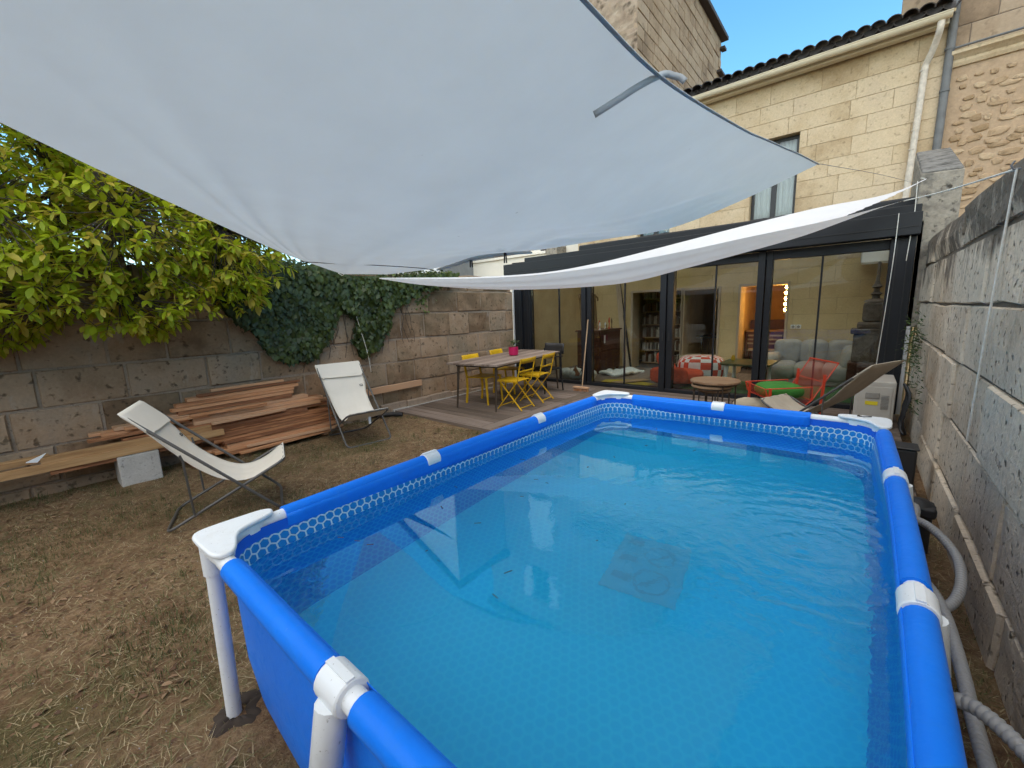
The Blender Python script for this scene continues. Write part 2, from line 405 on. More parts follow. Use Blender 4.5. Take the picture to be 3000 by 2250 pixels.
def hexedge(nt, vec, pitch):
    r = (1, 1.7320508, 1); h = (.5, .8660254, .5)
    p = vmth(nt, 'SCALE', vec); p.node.inputs[3].default_value = 1/pitch
    p = vmth(nt, 'ADD', p, (1000, 1000.0*1.7320508, 0))
    flat = (1, 1, 0)
    a = vmth(nt, 'MULTIPLY', vmth(nt, 'SUBTRACT', vmth(nt, 'WRAP', p, r, (0, 0, 0)), h), flat)
    b = vmth(nt, 'MULTIPLY', vmth(nt, 'SUBTRACT', vmth(nt, 'WRAP', vmth(nt, 'SUBTRACT', p, h), r, (0, 0, 0)), h), flat)
    sel = mth(nt, 'LESS_THAN', vmth(nt, 'DOT_PRODUCT', a, a), vmth(nt, 'DOT_PRODUCT', b, b))
    mx = nt.nodes.new('ShaderNodeMix'); mx.data_type = 'VECTOR'; nt.links.new(sel, mx.inputs[0]); nt.links.new(b, mx.inputs[4]); nt.links.new(a, mx.inputs[5])
    ab = vmth(nt, 'ABSOLUTE', mx.outputs[1])
    s = nt.nodes.new('ShaderNodeSeparateXYZ'); nt.links.new(ab, s.inputs[0])
    d = mth(nt, 'MAXIMUM', vmth(nt, 'DOT_PRODUCT', ab, (.5, .8660254, 0)), s.outputs[0])
    return mth(nt, 'SUBTRACT', .5, d)      # 0 on the edge .. 0.5 in the middle

def pool_outer():
    m, nt, N, L, B = newmat('blue_pool_vinyl'); B.inputs['Roughness'].default_value = .42; B.inputs['Specular IOR Level'].default_value = .14
    n = noi(nt, wpos(nt), 3, 4); r = ramp(N, [(.3, (.0003, .190, .86)), (.7, (.0005, .215, .92))]); L.new(n, r.inputs[0])
    du = ramp(N, [(.52, (0, 0, 0)), (.72, (1, 1, 1))]); L.new(noi(nt, wpos(nt), 14, 6, .75, .6), du.inputs[0])
    sc = ramp(N, [(.70, (0, 0, 0)), (.74, (1, 1, 1))]); L.new(noi(nt, vmth(nt, 'MULTIPLY', wpos(nt), (1, .25, 1)), 70, 3, .6, 1), sc.inputs[0])
    c_ = mixc(nt, r.outputs[0], (.05, .24, .70), mth(nt, 'MULTIPLY', du.outputs[0], .22)); c_ = mixc(nt, c_, (.25, .38, .62), mth(nt, 'MULTIPLY', sc.outputs[0], .25))
    L.new(c_, B.inputs['Base Color']); L.new(mth(nt, 'MULTIPLY_ADD', du.outputs[0], .2, .36), B.inputs['Roughness'])
    bump(nt, noi(nt, wpos(nt), 8, 4), .22, .02, B)
    return m
M['pool'] = pool_outer()

def pool_inner():
    m, nt, N, L, B = newmat('hexagon_printed_liner'); B.inputs['Roughness'].default_value = .5; B.inputs['Specular IOR Level'].default_value = .3
    uv = N.new('ShaderNodeUVMap'); uv.uv_map = 'pattern'
    s = N.new('ShaderNodeSeparateXYZ'); L.new(uv.outputs[0], s.inputs[0])
    # wall uv: v = height 0..1 ; floor uv: v shifted by 10
    isfl = mth(nt, 'GREATER_THAN', s.outputs[1], 5)
    e = hexedge(nt, uv.outputs[0], .040)
    line = mth(nt, 'LESS_THAN', e, .085); soft = ramp(N, [(.05, (1, 1, 1)), (.20, (0, 0, 0))]); L.new(e, soft.inputs[0])
    below = mth(nt, 'LESS_THAN', s.outputs[1], .716)       # printed part of the wall
    wl_ = mth(nt, 'LESS_THAN', s.outputs[1], .640)
    wallc = mixc(nt, (.001, .13, .72), mixc(nt, (.002, .23, .64), (.50, .70, .82), line), below)
    uw = mixc(nt, (.002, .36, .84), (.03, .52, .90), soft.outputs[0])
    wallc = mixc(nt, wallc, uw, wl_)
    flc = mixc(nt, (.002, .60, .93), (.012, .65, .95), soft.outputs[0])
    L.new(mixc(nt, wallc, flc, isfl), B.inputs['Base Color'])
    return m
M['liner'] = pool_inner()

M['panel'] = plain('printed_panel', (.11, .56, .80), .6, var=.05); M['panelred'] = plain('printed_ring', (.12, .48, .70), .6, var=.05); M['panelink'] = plain('printed_figure', (.11, .47, .69), .6, var=.05)
def water_mat():
    m, nt, N, L, B = newmat('pool_water'); N.remove(B)
    g = N.new('ShaderNodeBsdfRefraction'); g.inputs['IOR'].default_value = 1.333; g.inputs['Roughness'].default_value = 0; g.inputs['Color'].default_value = (.72, .975, 1, 1)
    gl = N.new('ShaderNodeBsdfGlossy'); gl.inputs['Roughness'].default_value = 0; gl.inputs['Color'].default_value = (.62, .94, 1, 1)
    fr = N.new('ShaderNodeFresnel'); fr.inputs[0].default_value = 1.333
    mx = N.new('ShaderNodeMixShader'); L.new(mth(nt, 'MULTIPLY', fr.outputs[0], 1.9, None, True), mx.inputs[0]); L.new(g.outputs[0], mx.inputs[1]); L.new(gl.outputs[0], mx.inputs[2])
    p = wpos(nt)
    calm = noi(nt, p, 2.2, 2, .5)
    d = vmth(nt, 'DISTANCE', p, (1.72, 1.45, .63))
    mask = mth(nt, 'SUBTRACT', 1, mth(nt, 'MULTIPLY', d, .72), None, True)
    mask = mth(nt, 'MULTIPLY', mask, mask)
    warp = noi(nt, p, 3, 3)
    rip = mth(nt, 'SINE', mth(nt, 'ADD', mth(nt, 'MULTIPLY', d, 62), mth(nt, 'MULTIPLY', warp, 16)))
    chop = noi(nt, vmth(nt, 'MULTIPLY', p, (1, 1, 1)), 17, 3, .55, .8)
    h = mth(nt, 'ADD', mth(nt, 'MULTIPLY', calm, .035), mth(nt, 'MULTIPLY', mask, mth(nt, 'ADD', mth(nt, 'MULTIPLY', rip, .06), mth(nt, 'MULTIPLY', chop, .30))))
    h = mth(nt, 'ADD', h, mth(nt, 'MULTIPLY', noi(nt, p, 26, 2), .002))
    b = N.new('ShaderNodeBump'); b.inputs['Strength'].default_value = .5; b.inputs['Distance'].default_value = .03
    L.new(h, b.inputs['Height']); L.new(b.outputs[0], g.inputs['Normal']); L.new(b.outputs[0], gl.inputs['Normal']); L.new(b.outputs[0], fr.inputs['Normal']); L.new(mx.outputs[0], N['Material Output'].inputs[0])
    return m
M['water'] = water_mat()

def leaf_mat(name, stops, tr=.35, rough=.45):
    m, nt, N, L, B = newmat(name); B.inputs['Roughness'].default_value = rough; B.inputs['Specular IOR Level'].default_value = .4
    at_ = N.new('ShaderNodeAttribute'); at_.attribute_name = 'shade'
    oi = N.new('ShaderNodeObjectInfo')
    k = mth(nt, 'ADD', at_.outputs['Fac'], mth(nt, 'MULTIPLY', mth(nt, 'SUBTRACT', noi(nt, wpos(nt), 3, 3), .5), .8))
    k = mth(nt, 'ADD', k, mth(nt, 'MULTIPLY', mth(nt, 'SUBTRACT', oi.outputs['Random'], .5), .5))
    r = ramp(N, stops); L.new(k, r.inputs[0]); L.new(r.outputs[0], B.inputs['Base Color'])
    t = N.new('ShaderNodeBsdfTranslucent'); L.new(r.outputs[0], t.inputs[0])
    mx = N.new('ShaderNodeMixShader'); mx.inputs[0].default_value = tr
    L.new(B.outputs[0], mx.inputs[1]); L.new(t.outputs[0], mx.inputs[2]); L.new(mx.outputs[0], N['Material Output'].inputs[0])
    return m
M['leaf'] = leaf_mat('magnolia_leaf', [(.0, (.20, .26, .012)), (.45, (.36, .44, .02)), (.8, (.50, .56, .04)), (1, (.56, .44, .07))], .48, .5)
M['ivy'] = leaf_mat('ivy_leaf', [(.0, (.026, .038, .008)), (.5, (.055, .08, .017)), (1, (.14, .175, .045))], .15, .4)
M['weed'] = leaf_mat('weed_leaf', [(.0, (.04, .075, .02)), (1, (.10, .14, .04))], .25)
M['litter'] = leaf_mat('dead_leaf', [(.0, (.085, .045, .025)), (.5, (.19, .105, .06)), (1, (.34, .22, .13))], .1, .8)
M['grass'] = leaf_mat('dry_grass', [(.0, (.07, .095, .03)), (.3, (.15, .15, .06)), (.55, (.32, .24, .13)), (1, (.55, .45, .28))], .2, .8)

def ground_mat():
    m, nt, N, L, B = newmat('dry_earth'); B.inputs['Roughness'].default_value = .95; B.inputs['Specular IOR Level'].default_value = .1
    p = wpos(nt)
    a = noi(nt, p, 1.7, 6, .62); b = noi(nt, p, 22, 6, .75, .8); c = noi(nt, p, 120, 3, .7)
    q = noi(nt, vmth(nt, 'ADD', p, (3, 8, 1)), 7, 5, .7, 1.0)
    r = ramp(N, [(.36, (.10, .055, .032)), (.46, (.20, .120, .070)), (.55, (.32, .21, .122)), (.66, (.45, .32, .19))])
    L.new(mth(nt, 'ADD', mth(nt, 'ADD', mth(nt, 'MULTIPLY', a, .25), mth(nt, 'MULTIPLY', q, .30)), mth(nt, 'MULTIPLY', b, .45)), r.inputs[0])
    gr = ramp(N, [(.50, (0, 0, 0)), (.62, (1, 1, 1))]); L.new(mth(nt, 'ADD', mth(nt, 'MULTIPLY', noi(nt, vmth(nt, 'ADD', p, (7, 3, 0)), 1.3, 6, .7), .7), mth(nt, 'MULTIPLY', b, .3)), gr.inputs[0])
    cc = mixc(nt, r.outputs[0], (.085, .088, .032), mth(nt, 'MULTIPLY', gr.outputs[0], .65))
    st = ramp(N, [(.58, (0, 0, 0)), (.66, (1, 1, 1))]); L.new(noi(nt, vmth(nt, 'MULTIPLY', p, (1, .45, 1)), 60, 3, .6, 1.6), st.inputs[0])
    cc = mixc(nt, cc, (.46, .35, .21), mth(nt, 'MULTIPLY', st.outputs[0], .40))
    L.new(cc, B.inputs['Base Color']); bump(nt, mth(nt, 'ADD', b, mth(nt, 'MULTIPLY', c, .4)), 1.0, .035, B)
    return m
M['ground'] = ground_mat()

# ================================================================== SETTING
def ground_h(x, y):
    return .018*noise.noise(Vector((x*1.3, y*1.3, 0)))+.008*noise.noise(Vector((x*5, y*5, 3)))
g = MB(); gx0, gx1, gy0, gy1, GN = -4.3, 2.6, -3.2, 3.72, 110
g.grid(lambda u, v: (gx0+(gx1-gx0)*u, gy0+(gy1-gy0)*v, ground_h(gx0+(gx1-gx0)*u, gy0+(gy1-gy0)*v)), GN, GN)
for a, b in (((-300, -300), (gx0+.05, 300)), ((gx1-.05, -300), (300, 300)), ((gx0, -300), (gx1, gy0+.03)), ((gx0, gy1-.05), (gx1, 300))):
    z = -.03
    g.add([(a[0], a[1], z), (b[0], a[1], z), (b[0], b[1], z), (a[0], b[1], z)], [(0, 1, 2, 3)])
tag(g.build('ground', M['ground'], smooth=True), kind='structure')

# ---- deck: boards laid across, a pair of border boards running to the house
deck = thing('deck', None, None, (-.8, 3.55, 0)); deck['kind'] = 'structure'
MB().box((-3.95, 3.60, -.02), (2.28, 7.04, .012)).build('joist_bed', M['dirt'], deck)
def unit_box(name, mat):
    me_o = MB().box((-.5, -.5, -.5), (.5, .5, .5)); me = bpy.data.meshes.new(name); me.from_pydata(me_o.v, [], me_o.f); me.materials.append(mat); return me
def bevel_box_mesh(name, mat, sx, sy, sz, b=.004):
    vs = []; fs = []
    def q(x, y, z): vs.append((x, y, z)); return len(vs)-1
    X, Y, Z = sx/2, sy/2, sz/2
    bot = [q(*p) for p in ((-X, -Y, -Z), (X, -Y, -Z), (X, Y, -Z), (-X, Y, -Z))]
    mid = [q(*p) for p in ((-X, -Y, Z-b), (X, -Y, Z-b), (X, Y, Z-b), (-X, Y, Z-b))]
    top = [q(*p) for p in ((-X+b, -Y+b, Z), (X-b, -Y+b, Z), (X-b, Y-b, Z), (-X+b, Y-b, Z))]
    fs = [tuple(bot[::-1]), tuple(top)]
    for i in range(4):
        j = (i+1) % 4; fs += [(bot[i], bot[j], mid[j], mid[i]), (mid[i], mid[j], top[j], top[i])]
    me = bpy.data.meshes.new(name); me.from_pydata(vs, [], fs); me.materials.append(mat); return me
def put(name, me, loc, parent, rot=(0, 0, 0)):
    o = bpy.data.objects.new(name, me); col.objects.link(o); o.location = loc; o.rotation_euler = rot
    o.matrix_basis = Matrix.LocRotScale(Vector(loc), __import__('mathutils').Euler(rot), None)
    if parent: o.parent = parent; o.matrix_parent_inverse = wm(parent).inverted()
    return o
PW = .142; y = 3.55; row = 0
BX0, BX1 = -2.02, -1.86            # border strip
seg = {}
def seg_mesh(key, L, mat, sx, sy):
    if key not in seg: seg[key] = bevel_box_mesh('plank', mat, sx, sy, .028, .004)
    return seg[key]
while y < 7.02:
    for x0, x1 in ((-3.93, -2.035), (-1.845, .35), (.355, 2.27)):
        if row == 0 and x0 > -2: pass
        me = seg_mesh((x0, x1), 0, M['deck'], x1-x0-.004, PW-.008)
        put('plank', me, ((x0+x1)/2, y+PW/2, .036+rnd.uniform(-.0015, .0015)), deck, (rnd.uniform(-.004, .004), 0, rnd.uniform(-.0012, .0012)))
    y += PW; row += 1
for i in range(1):
    for k, (y0, y1) in enumerate(((3.55, 5.4), (5.405, 7.04))):
        put('plank', bevel_box_mesh('plank', M['deck_y'], .17, y1-y0-.004, .028), (-1.94, (y0+y1)/2, .036), deck)
MB().box((-3.95, 3.515, -.02), (2.28, 3.546, .048)).build('edge_board', M['deck'], deck)
# stone edging between deck and left wall
MB().box((-4.02, 3.5, -.03), (-3.955, 6.95, .055)).build('edging', M['concrete'], deck)

# ---- stone block pieces -------------------------------------------------
def block_variants(name, mat, n=8, rough=.03, inset=(.02, .035), seed=3, drop=.25):
    rr = random.Random(seed); out = []
    for k in range(n):
        vs = []
        base = [(-.5, -.5), (0, -.5), (.5, -.5), (.5, 0), (.5, .5), (0, .5), (-.5, .5), (-.5, 0)]
        jit = [(x+rr.uniform(-rough, rough)*(.5 if abs(x) == .5 else 1)*.6, y_+rr.uniform(-rough, rough)) for x, y_ in base]
        jit = [(max(-.5, min(.5, x)), max(-.5, min(.5, y_))) for x, y_ in jit]
        for x, y_ in jit: vs.append((x, y_, -.5))
        for x, y_ in jit: vs.append((x, y_, .5-drop))
        for x, y_ in jit: vs.append((x*(1-2*inset[0]), y_*(1-2*inset[1]), .5-drop*rr.uniform(0, .45)))
        vs.append((rr.uniform(-.1, .1), rr.uniform(-.1, .1), .5))
        fs = []
        for i in range(8):
            j = (i+1) % 8
            fs += [(i, j, 8+j, 8+i), (8+i, 8+j, 16+j, 16+i), (16+i, 16+j, 24)]
        me = bpy.data.meshes.new(name); me.from_pydata(vs, [], fs); me.materials.append(mat); me.update(); out.append(me)
    return out
def put_block(name, me, P, u, v, n, l, h, d, parent):
    o = bpy.data.objects.new(name, me); col.objects.link(o)
    u, v, n = Vector(u), Vector(v), Vector(n); P = Vector(P)
    o.matrix_basis = Matrix(((u.x*l, v.x*h, n.x*d, P.x), (u.y*l, v.y*h, n.y*d, P.y), (u.z*l, v.z*h, n.z*d, P.z), (0, 0, 0, 1)))
    o.parent = parent; o.matrix_parent_inverse = wm(parent).inverted(); return o
def courses(parent, variants, origin, u, n, a0, a1, zs, openings=(), lens=(.5, .8), joint=.012, depth=.08, proud=.006, name='stone_block', rr=rnd, brk=0, skip=None):
    """lay blocks in rows between heights zs along u from a0 to a1; openings (a,b,z0,z1) are left free"""
    u, n, O = Vector(u), Vector(n), Vector(origin); cnt = 0
    for k in range(len(zs)-1):
        z0, z1 = zs[k], zs[k+1]; cuts = []
        a = a0-rr.uniform(0, lens[0]*.8)
        while a < a1:
            b = a+rr.uniform(*lens); cuts.append((a, b)); a = b
        for a, b in cuts:
            a, b = max(a, a0), min(b, a1)
            parts = [(a, b)]
            for oa, ob, oz0, oz1 in openings:
                if z1 <= oz0+.02 or z0 >= oz1-.02: continue
                np_ = []
                for p, q in parts:
                    if q <= oa or p >= ob: np_.append((p, q)); continue
                    if p < oa: np_.append((p, oa))
                    if q > ob: np_.append((ob, q))
                parts = np_
            for p, q in parts:
                if q-p < .05: continue
                zz0, zz1 = z0, z1
                if skip and skip((p+q)/2, (z0+z1)/2): continue
                d = depth
                P = O+u*((p+q)/2)+Vector((0, 0, (zz0+zz1)/2))+n*(-d/2+rr.uniform(-proud, proud))
                put_block(name, rr.choice(variants), P, u, (0, 0, 1), n, q-p-joint, zz1-zz0-joint, d, parent); cnt += 1
    return cnt

# ---- left garden wall (x = -4.05) ---------------------------------------
lw = thing('garden_wall', 'brown stone block garden wall behind the lumber, half covered by ivy', 'wall', (-4.2, 2, 0))
MB().box((-4.45, -3.5, -.2), (-4.072, 6.78, 2.0)).build('mortar_core', M['garden_mortar'], lw)
gv = block_variants('stone_block', M['garden'], 9, .035, (.018, .03), 5, .22)
zs = [-.06, .10, .455, .82, 1.185, 1.605, 1.985]
courses(lw, gv, (-4.05, 0, 0), (0, 1, 0), (1, 0, 0), -3.4, 6.76, zs, lens=(.48, .82), joint=.014, depth=.10, proud=.012)
cv = block_variants('coping_stone', M['garden'], 6, .06, (.03, .05), 11, .3)
a = -3.4
while a < 6.7:
    b = min(a+rnd.uniform(.45, .8), 6.74); h = rnd.uniform(.22, .33)
    put_block('coping_stone', rnd.choice(cv), (-4.05-.15, (a+b)/2, 1.985+h/2), (0, 1, 0), (0, 0, 1), (1, 0, 0), b-a-.015, h, .31, lw)
    a = b
# worn rendered footing at the foot of the wall by the deck
f = MB()
for k in range(9):
    y0 = 2.3+k*.5; f.add([], [])
    f.box((-4.05, y0, -.05), (-4.0+rnd.uniform(-.01, .03), y0+.497, rnd.uniform(.10, .17)))
f.build('footing', M['garden_mortar'], lw, bev=.02)

# ---- rear garden wall behind the camera, mirrored in the glass
bw_ = thing('rear_wall', 'stone wall closing the garden behind the camera, mirrored in the glass', 'wall', (-1, -7.2, 0))
MB().box((-4.6, -7.6, -.2), (2.9, -7.03, 2.25)).build('wall_core', M['garden_mortar'], bw_)
MB().box((-4.45, -7.0, -.2), (-4.06, -3.42, 2.25)).build('side_return', M['garden'], bw_)
MB().box((2.38, -7.0, -.2), (2.78, -2.45, 2.25)).build('side_return', M['right'], bw_)
courses(bw_, gv, (0, -7.0, 0), (-1, 0, 0), (0, 1, 0), -2.3, 4.0, [-.06, .4, .82, 1.25, 1.7, 2.2], lens=(.6, .9), joint=.016, depth=.10, proud=.008)
rear = thing('rear_house', 'pale rendered house beyond the rear wall, mirrored in the glass', 'house', (-1, -14, 0))
MB().box((-9, -16, -.2), (6, -13, 5.2)).build('wall', M['facade_mortar'], rear)
MB().add([(-9.3, -16.3, 5.1), (6.3, -16.3, 5.1), (6.3, -12.6, 5.1), (-9.3, -12.6, 5.1), (-9.3, -14.4, 6.6), (6.3, -14.4, 6.6)], [(0, 3, 2, 1), (0, 1, 5, 4), (2, 3, 4, 5), (1, 2, 5), (3, 0, 4)]).build('roof', M['tile'], rear)

# ---- right garden wall (x = 2.36) ---------------------------------------
rw = thing('old_wall', 'tall weathered grey stone wall beside the pool, black stained along its top', 'wall', (2.5, 3, 0))
MB().box((2.385, -2.5, -.2), (2.75, 7.05, 2.22)).build('wall_core', M['right_mortar'], rw)
rv = block_variants('stone_block', M['right'], 9, .045, (.012, .022), 21, .22)
rz = [-.1, .28, .695, 1.11, 1.51, 1.93]
courses(rw, rv, (2.36, 0, 0), (0, -1, 0), (-1, 0, 0), -7.02, 2.4, rz, lens=(.65, 1.15), joint=.010, depth=.09, proud=.012)
rcv = block_variants('coping_stone', M['right'], 6, .05, (.02, .06), 31, .2)
a = 7.0
while a > -2.4:
    b = a-rnd.uniform(.8, 1.4); h = rnd.uniform(.31, .36)
    put_block('coping_stone', rnd.choice(rcv), (2.36+.19, (a+b)/2, 1.93+h/2), (0, -1, 0), (0, 0, 1), (-1, 0, 0), a-b-.008, h, .40, rw)
    a = b
# vines on the wall near the glazing are added with the plants

# ---- pier on the right wall ----------------------------------------------
pier = thing('stone_pier', 'lichen-topped stone pier rising above the right wall', 'pier', (2.45, 7.6, 2.2))
pb = MB(); M_ = None
pb.add([(2.235, 7.05, 1.2), (2.61, 7.05, 1.2), (2.61, 8.6, 1.2), (2.235, 8.6, 1.2), (2.235, 7.05, 3.06), (2.61, 7.05, 3.04), (2.61, 8.6, 3.62), (2.235, 8.6, 3.64)],
       [(0, 3, 2, 1), (4, 5, 6, 7), (0, 1, 5, 4), (1, 2, 6, 5), (2, 3, 7, 6), (3, 0, 4, 7)])
pb.build('shaft', M['pier'], pier, bev=.015)
ct = MB(); ct.add([(2.238, 7.053, 3.062), (2.607, 7.053, 3.042), (2.607, 8.597, 3.632), (2.238, 8.597, 3.652), (2.25, 7.07, 3.095), (2.595, 7.07, 3.075), (2.595, 8.58, 3.66), (2.25, 8.58, 3.68)],
       [(0, 3, 2, 1), (4, 5, 6, 7), (0, 1, 5, 4), (1, 2, 6, 5), (2, 3, 7, 6), (3, 0, 4, 7)])
ct.build('cap', M['pier_top'], pier, bev=.012)

# ---- main house -----------------------------------------------------------
FY = 9.95
house = thing('stone_house', 'honey limestone house with clay tiled eaves behind the glass veranda', 'house', (-.9, 10.2, 0))
WIN1 = (-.18, .62, 3.265, 4.80); WIN2 = (-2.61, -1.83, 3.265, 4.80)
DO1 = (-2.70, -1.50, 0, 1.945); WO = (-1.43, -.69, .41, 1.93); DO2 = (-.24, .60, 0, 1.945)
ops = (WIN1, WIN2, DO1, WO, DO2)
def wall_with_openings(mb, x0, x1, z0, z1, ya, yb, ops):
    xs = sorted({x0, x1, *[o[0] for o in ops], *[o[1] for o in ops]})
    for p, q in zip(xs, xs[1:]):
        free = sorted((o[2], o[3]) for o in ops if o[0] <= p+1e-6 and o[1] >= q-1e-6)
        z = z0
        for a_, b_ in free+[(z1, z1)]:
            if a_ > z+1e-4: mb.box((p, ya, z), (q, yb, a_))
            z = max(z, b_)
hw = MB(); wall_with_openings(hw, -4.3, 2.555, 0, 5.83, FY+.014, FY+.42, ops); hw.build('wall_core', M['facade_mortar'], house)
fv = block_variants('ashlar_block', M['facade'], 9, .006, (.006, .010), 41, .06)
zup = [3.265+.307*k for k in range(-3, 9)]; zup[-1] = 5.80
courses(house, fv, (0, FY, 0), (1, 0, 0), (0, -1, 0), -4.3, 2.55, zup, openings=(WIN1, WIN2), lens=(.48, .95), joint=.006, depth=.05, proud=.003, name='ashlar_block')
iv = block_variants('ashlar_block', M['inner'], 6, .004, (.004, .008), 43, .04)
zin = [0.05, .41, .717, 1.02, 1.325, 1.63, 1.937, 2.24, 2.55]
courses(house, iv, (0, FY, 0), (1, 0, 0), (0, -1, 0), -4.3, 2.3, zin, openings=(DO1, WO, DO2), lens=(.55, .95), joint=.004, depth=.05, proud=.001, name='ashlar_block')
def upper_window(x0, x1, z0, z1):
    y0 = FY+.16
    w = MB().box((x0+.002, y0, z0+.002), (x1-.002, y0+.05, z0+.06)).build('window', M['glassframe'], house)
    fr = MB(); fr.box((x0+.002, y0, z1-.06), (x1-.002, y0+.05, z1-.002)); fr.box((x0+.002, y0, z0+.06), (x0+.055, y0+.05, z1-.06)); fr.box((x1-.055, y0, z0+.06), (x1-.002, y0+.05, z1-.06))
    xm = (x0+x1)/2; fr.box((xm-.045, y0, z0+.06), (xm+.045, y0+.05, z1-.06)); fr.build('frame', M['glassframe'], w)
    for p, q in ((x0+.055, xm-.045), (xm+.045, x1-.055)):
        MB().box((p, y0+.02, z0+.06), (q, y0+.026, z1-.06)).build('pane', M['winglass'], w)
        cu = MB(); cu.grid(lambda u, v: (p+(q-p)*u, y0+.10+.018*math.sin(u*26+v*1.5)+.01*math.sin(u*11), z0+.03+(z1-z0-.06)*v), 40, 6); cu.build('curtain', M['curtain'], w, smooth=True, solid=.004)
    MB().box((x0-.02, y0+.25, z0-.02), (x1+.02, y0+.26, z1+.02)).build('backing', M['roomwall'], w)
    MB().box((x0+.004, FY-.02, z0-.05), (x1-.004, FY+.16, z0-.004)).build('sill', M['facade_mortar'], w)
upper_window(*WIN1); upper_window(*WIN2)
# reveal trims of the openings inside the veranda
for nm, (x0, x1, z0, z1) in (('door_reveal', DO1), ('window_reveal', WO), ('door_reveal', DO2)):
    t = MB(); w_ = .05
    t.box((x0-w_, FY-.025, max(z0, .05)), (x0-.001, FY-.004, z1+w_)); t.box((x1+.001, FY-.025, max(z0, .05)), (x1+w_, FY-.004, z1+w_)); t.box((x0, FY-.025, z1+.001), (x1, FY-.004, z1+w_))
    if nm[0] == 'w': t.box((x0-w_, FY-.05, z0-w_), (x1+w_, FY-.004, z0-.001))
    t.build(nm, M['palewood'], house)
# roof: sloping slab with canal tiles along the eaves, a fascia, a gutter and downpipe
roof = MB(); EZ = 5.93; SL = math.tan(R(20))
roof.add([(-4.35, FY-.30, EZ-.05), (2.55, FY-.30, EZ-.05), (2.55, FY+4.3, EZ+4.6*SL-.05), (-4.35, FY+4.3, EZ+4.6*SL-.05), (-4.35, FY-.30, EZ-.01), (2.55, FY-.30, EZ-.01), (2.55, FY+4.3, EZ+4.6*SL-.01), (-4.35, FY+4.3, EZ+4.6*SL-.01)],
         [(0, 3, 2, 1), (4, 5, 6, 7), (0, 1, 5, 4), (1, 2, 6, 5), (2, 3, 7, 6), (3, 0, 4, 7)])
roof = roof.build('roof', M['facade_mortar'], house)
def tile_mesh(name, up_=True):
    mb = MB(); L, r0, r1, n = .46, .105, .088, 8
    for (r, off) in ((0, 0), (.014, 1)):
        pass
    vs = []; fs = []
    for j in range(2):
        for rad in ((r0 if j == 0 else r1), (r0 if j == 0 else r1)-.013):
            for k in range(n+1):
                a_ = math.pi*k/n; s = 1 if up_ else -1
                vs.append((rad*math.cos(a_), j*L, s*rad*math.sin(a_)*.85))
    W = n+1
    for k in range(n):
        fs += [(k, k+1, 2*W+k+1, 2*W+k), (W+k+1, W+k, 3*W+k, 3*W+k+1), (k+1, k, W+k, W+k+1), (2*W+k, 2*W+k+1, 3*W+k+1, 3*W+k)]
    me = bpy.data.meshes.new(name); me.from_pydata(vs, [], fs); me.materials.append(M['tile']); me.polygons.foreach_set('use_smooth', [True]*len(me.polygons)); me.set_sharp_from_angle(angle=R(50)); me.update(); return me
tup, tdn = tile_mesh('tile'), tile_mesh('tile', False)
nt_ = 36
for k in range(nt_):
    x = -4.25+k*.19
    for r_ in range(3):
        yy = FY-.40+r_*.40+rnd.uniform(-.02, .02); zz = EZ+.02+(yy-FY+.30)*SL+.012
        put('tile', tup, (x+rnd.uniform(-.008, .008), yy, zz+.06), roof, (R(20), 0, rnd.uniform(-.03, .03)))
        if r_ == 0: put('tile', tdn, (x+.095, yy+.05, zz+.075), roof, (R(20), 0, 0))
MB().box((-4.33, FY-.27, EZ-.008), (2.54, FY-.23, EZ+.105)).build('eaves_filler', M['tile'], house)
gt = MB(); gp = []
def gutter_sec(x):
    return [(x, FY-.30-.065*math.cos(a_)+0, EZ-.045-.075*math.sin(a_)) for a_ in [math.pi*k/8 for k in range(9)]]
gt.add(gutter_sec(-4.35)+gutter_sec(2.52), [(k, k+1, 10+k, 9+k) for k in range(8)])
gt.build('gutter', M['gutter'], house, smooth=True, solid=.008)
MB().tube([(-4.35, FY-.367, EZ-.043), (2.52, FY-.367, EZ-.043)], .011, 8).build('gutter_lip', M['gutter'], house, smooth=True)
MB().box((-4.33, FY-.20, EZ-.15), (2.50, FY-.06, EZ-.055)).build('fascia', M['gutter'], house)
dp = MB(); dp.tube(smooth_path([(2.40, FY-.30, 5.80), (2.395, FY-.28, 5.68), (2.36, FY-.16, 5.52), (2.30, FY-.07, 5.34), (2.285, FY-.06, 5.22), (2.27, FY-.06, 4.6), (2.25, FY-.06, 3.9), (2.235, FY-.06, 3.34), (2.22, FY-.09, 3.24), (2.15, FY-.12, 3.22)], 5), .046, 12)
dpo = dp.build('downpipe', M['oldpipe'], house, smooth=True)
for z in (5.24, 4.35, 4.05): MB().tube([(2.28-(5.24-z)*.024, FY-.06, z-.012), (2.28-(5.24-z)*.024, FY-.06, z+.012)], .053, 12).build('pipe_clip', M['oldpipe'], dpo)

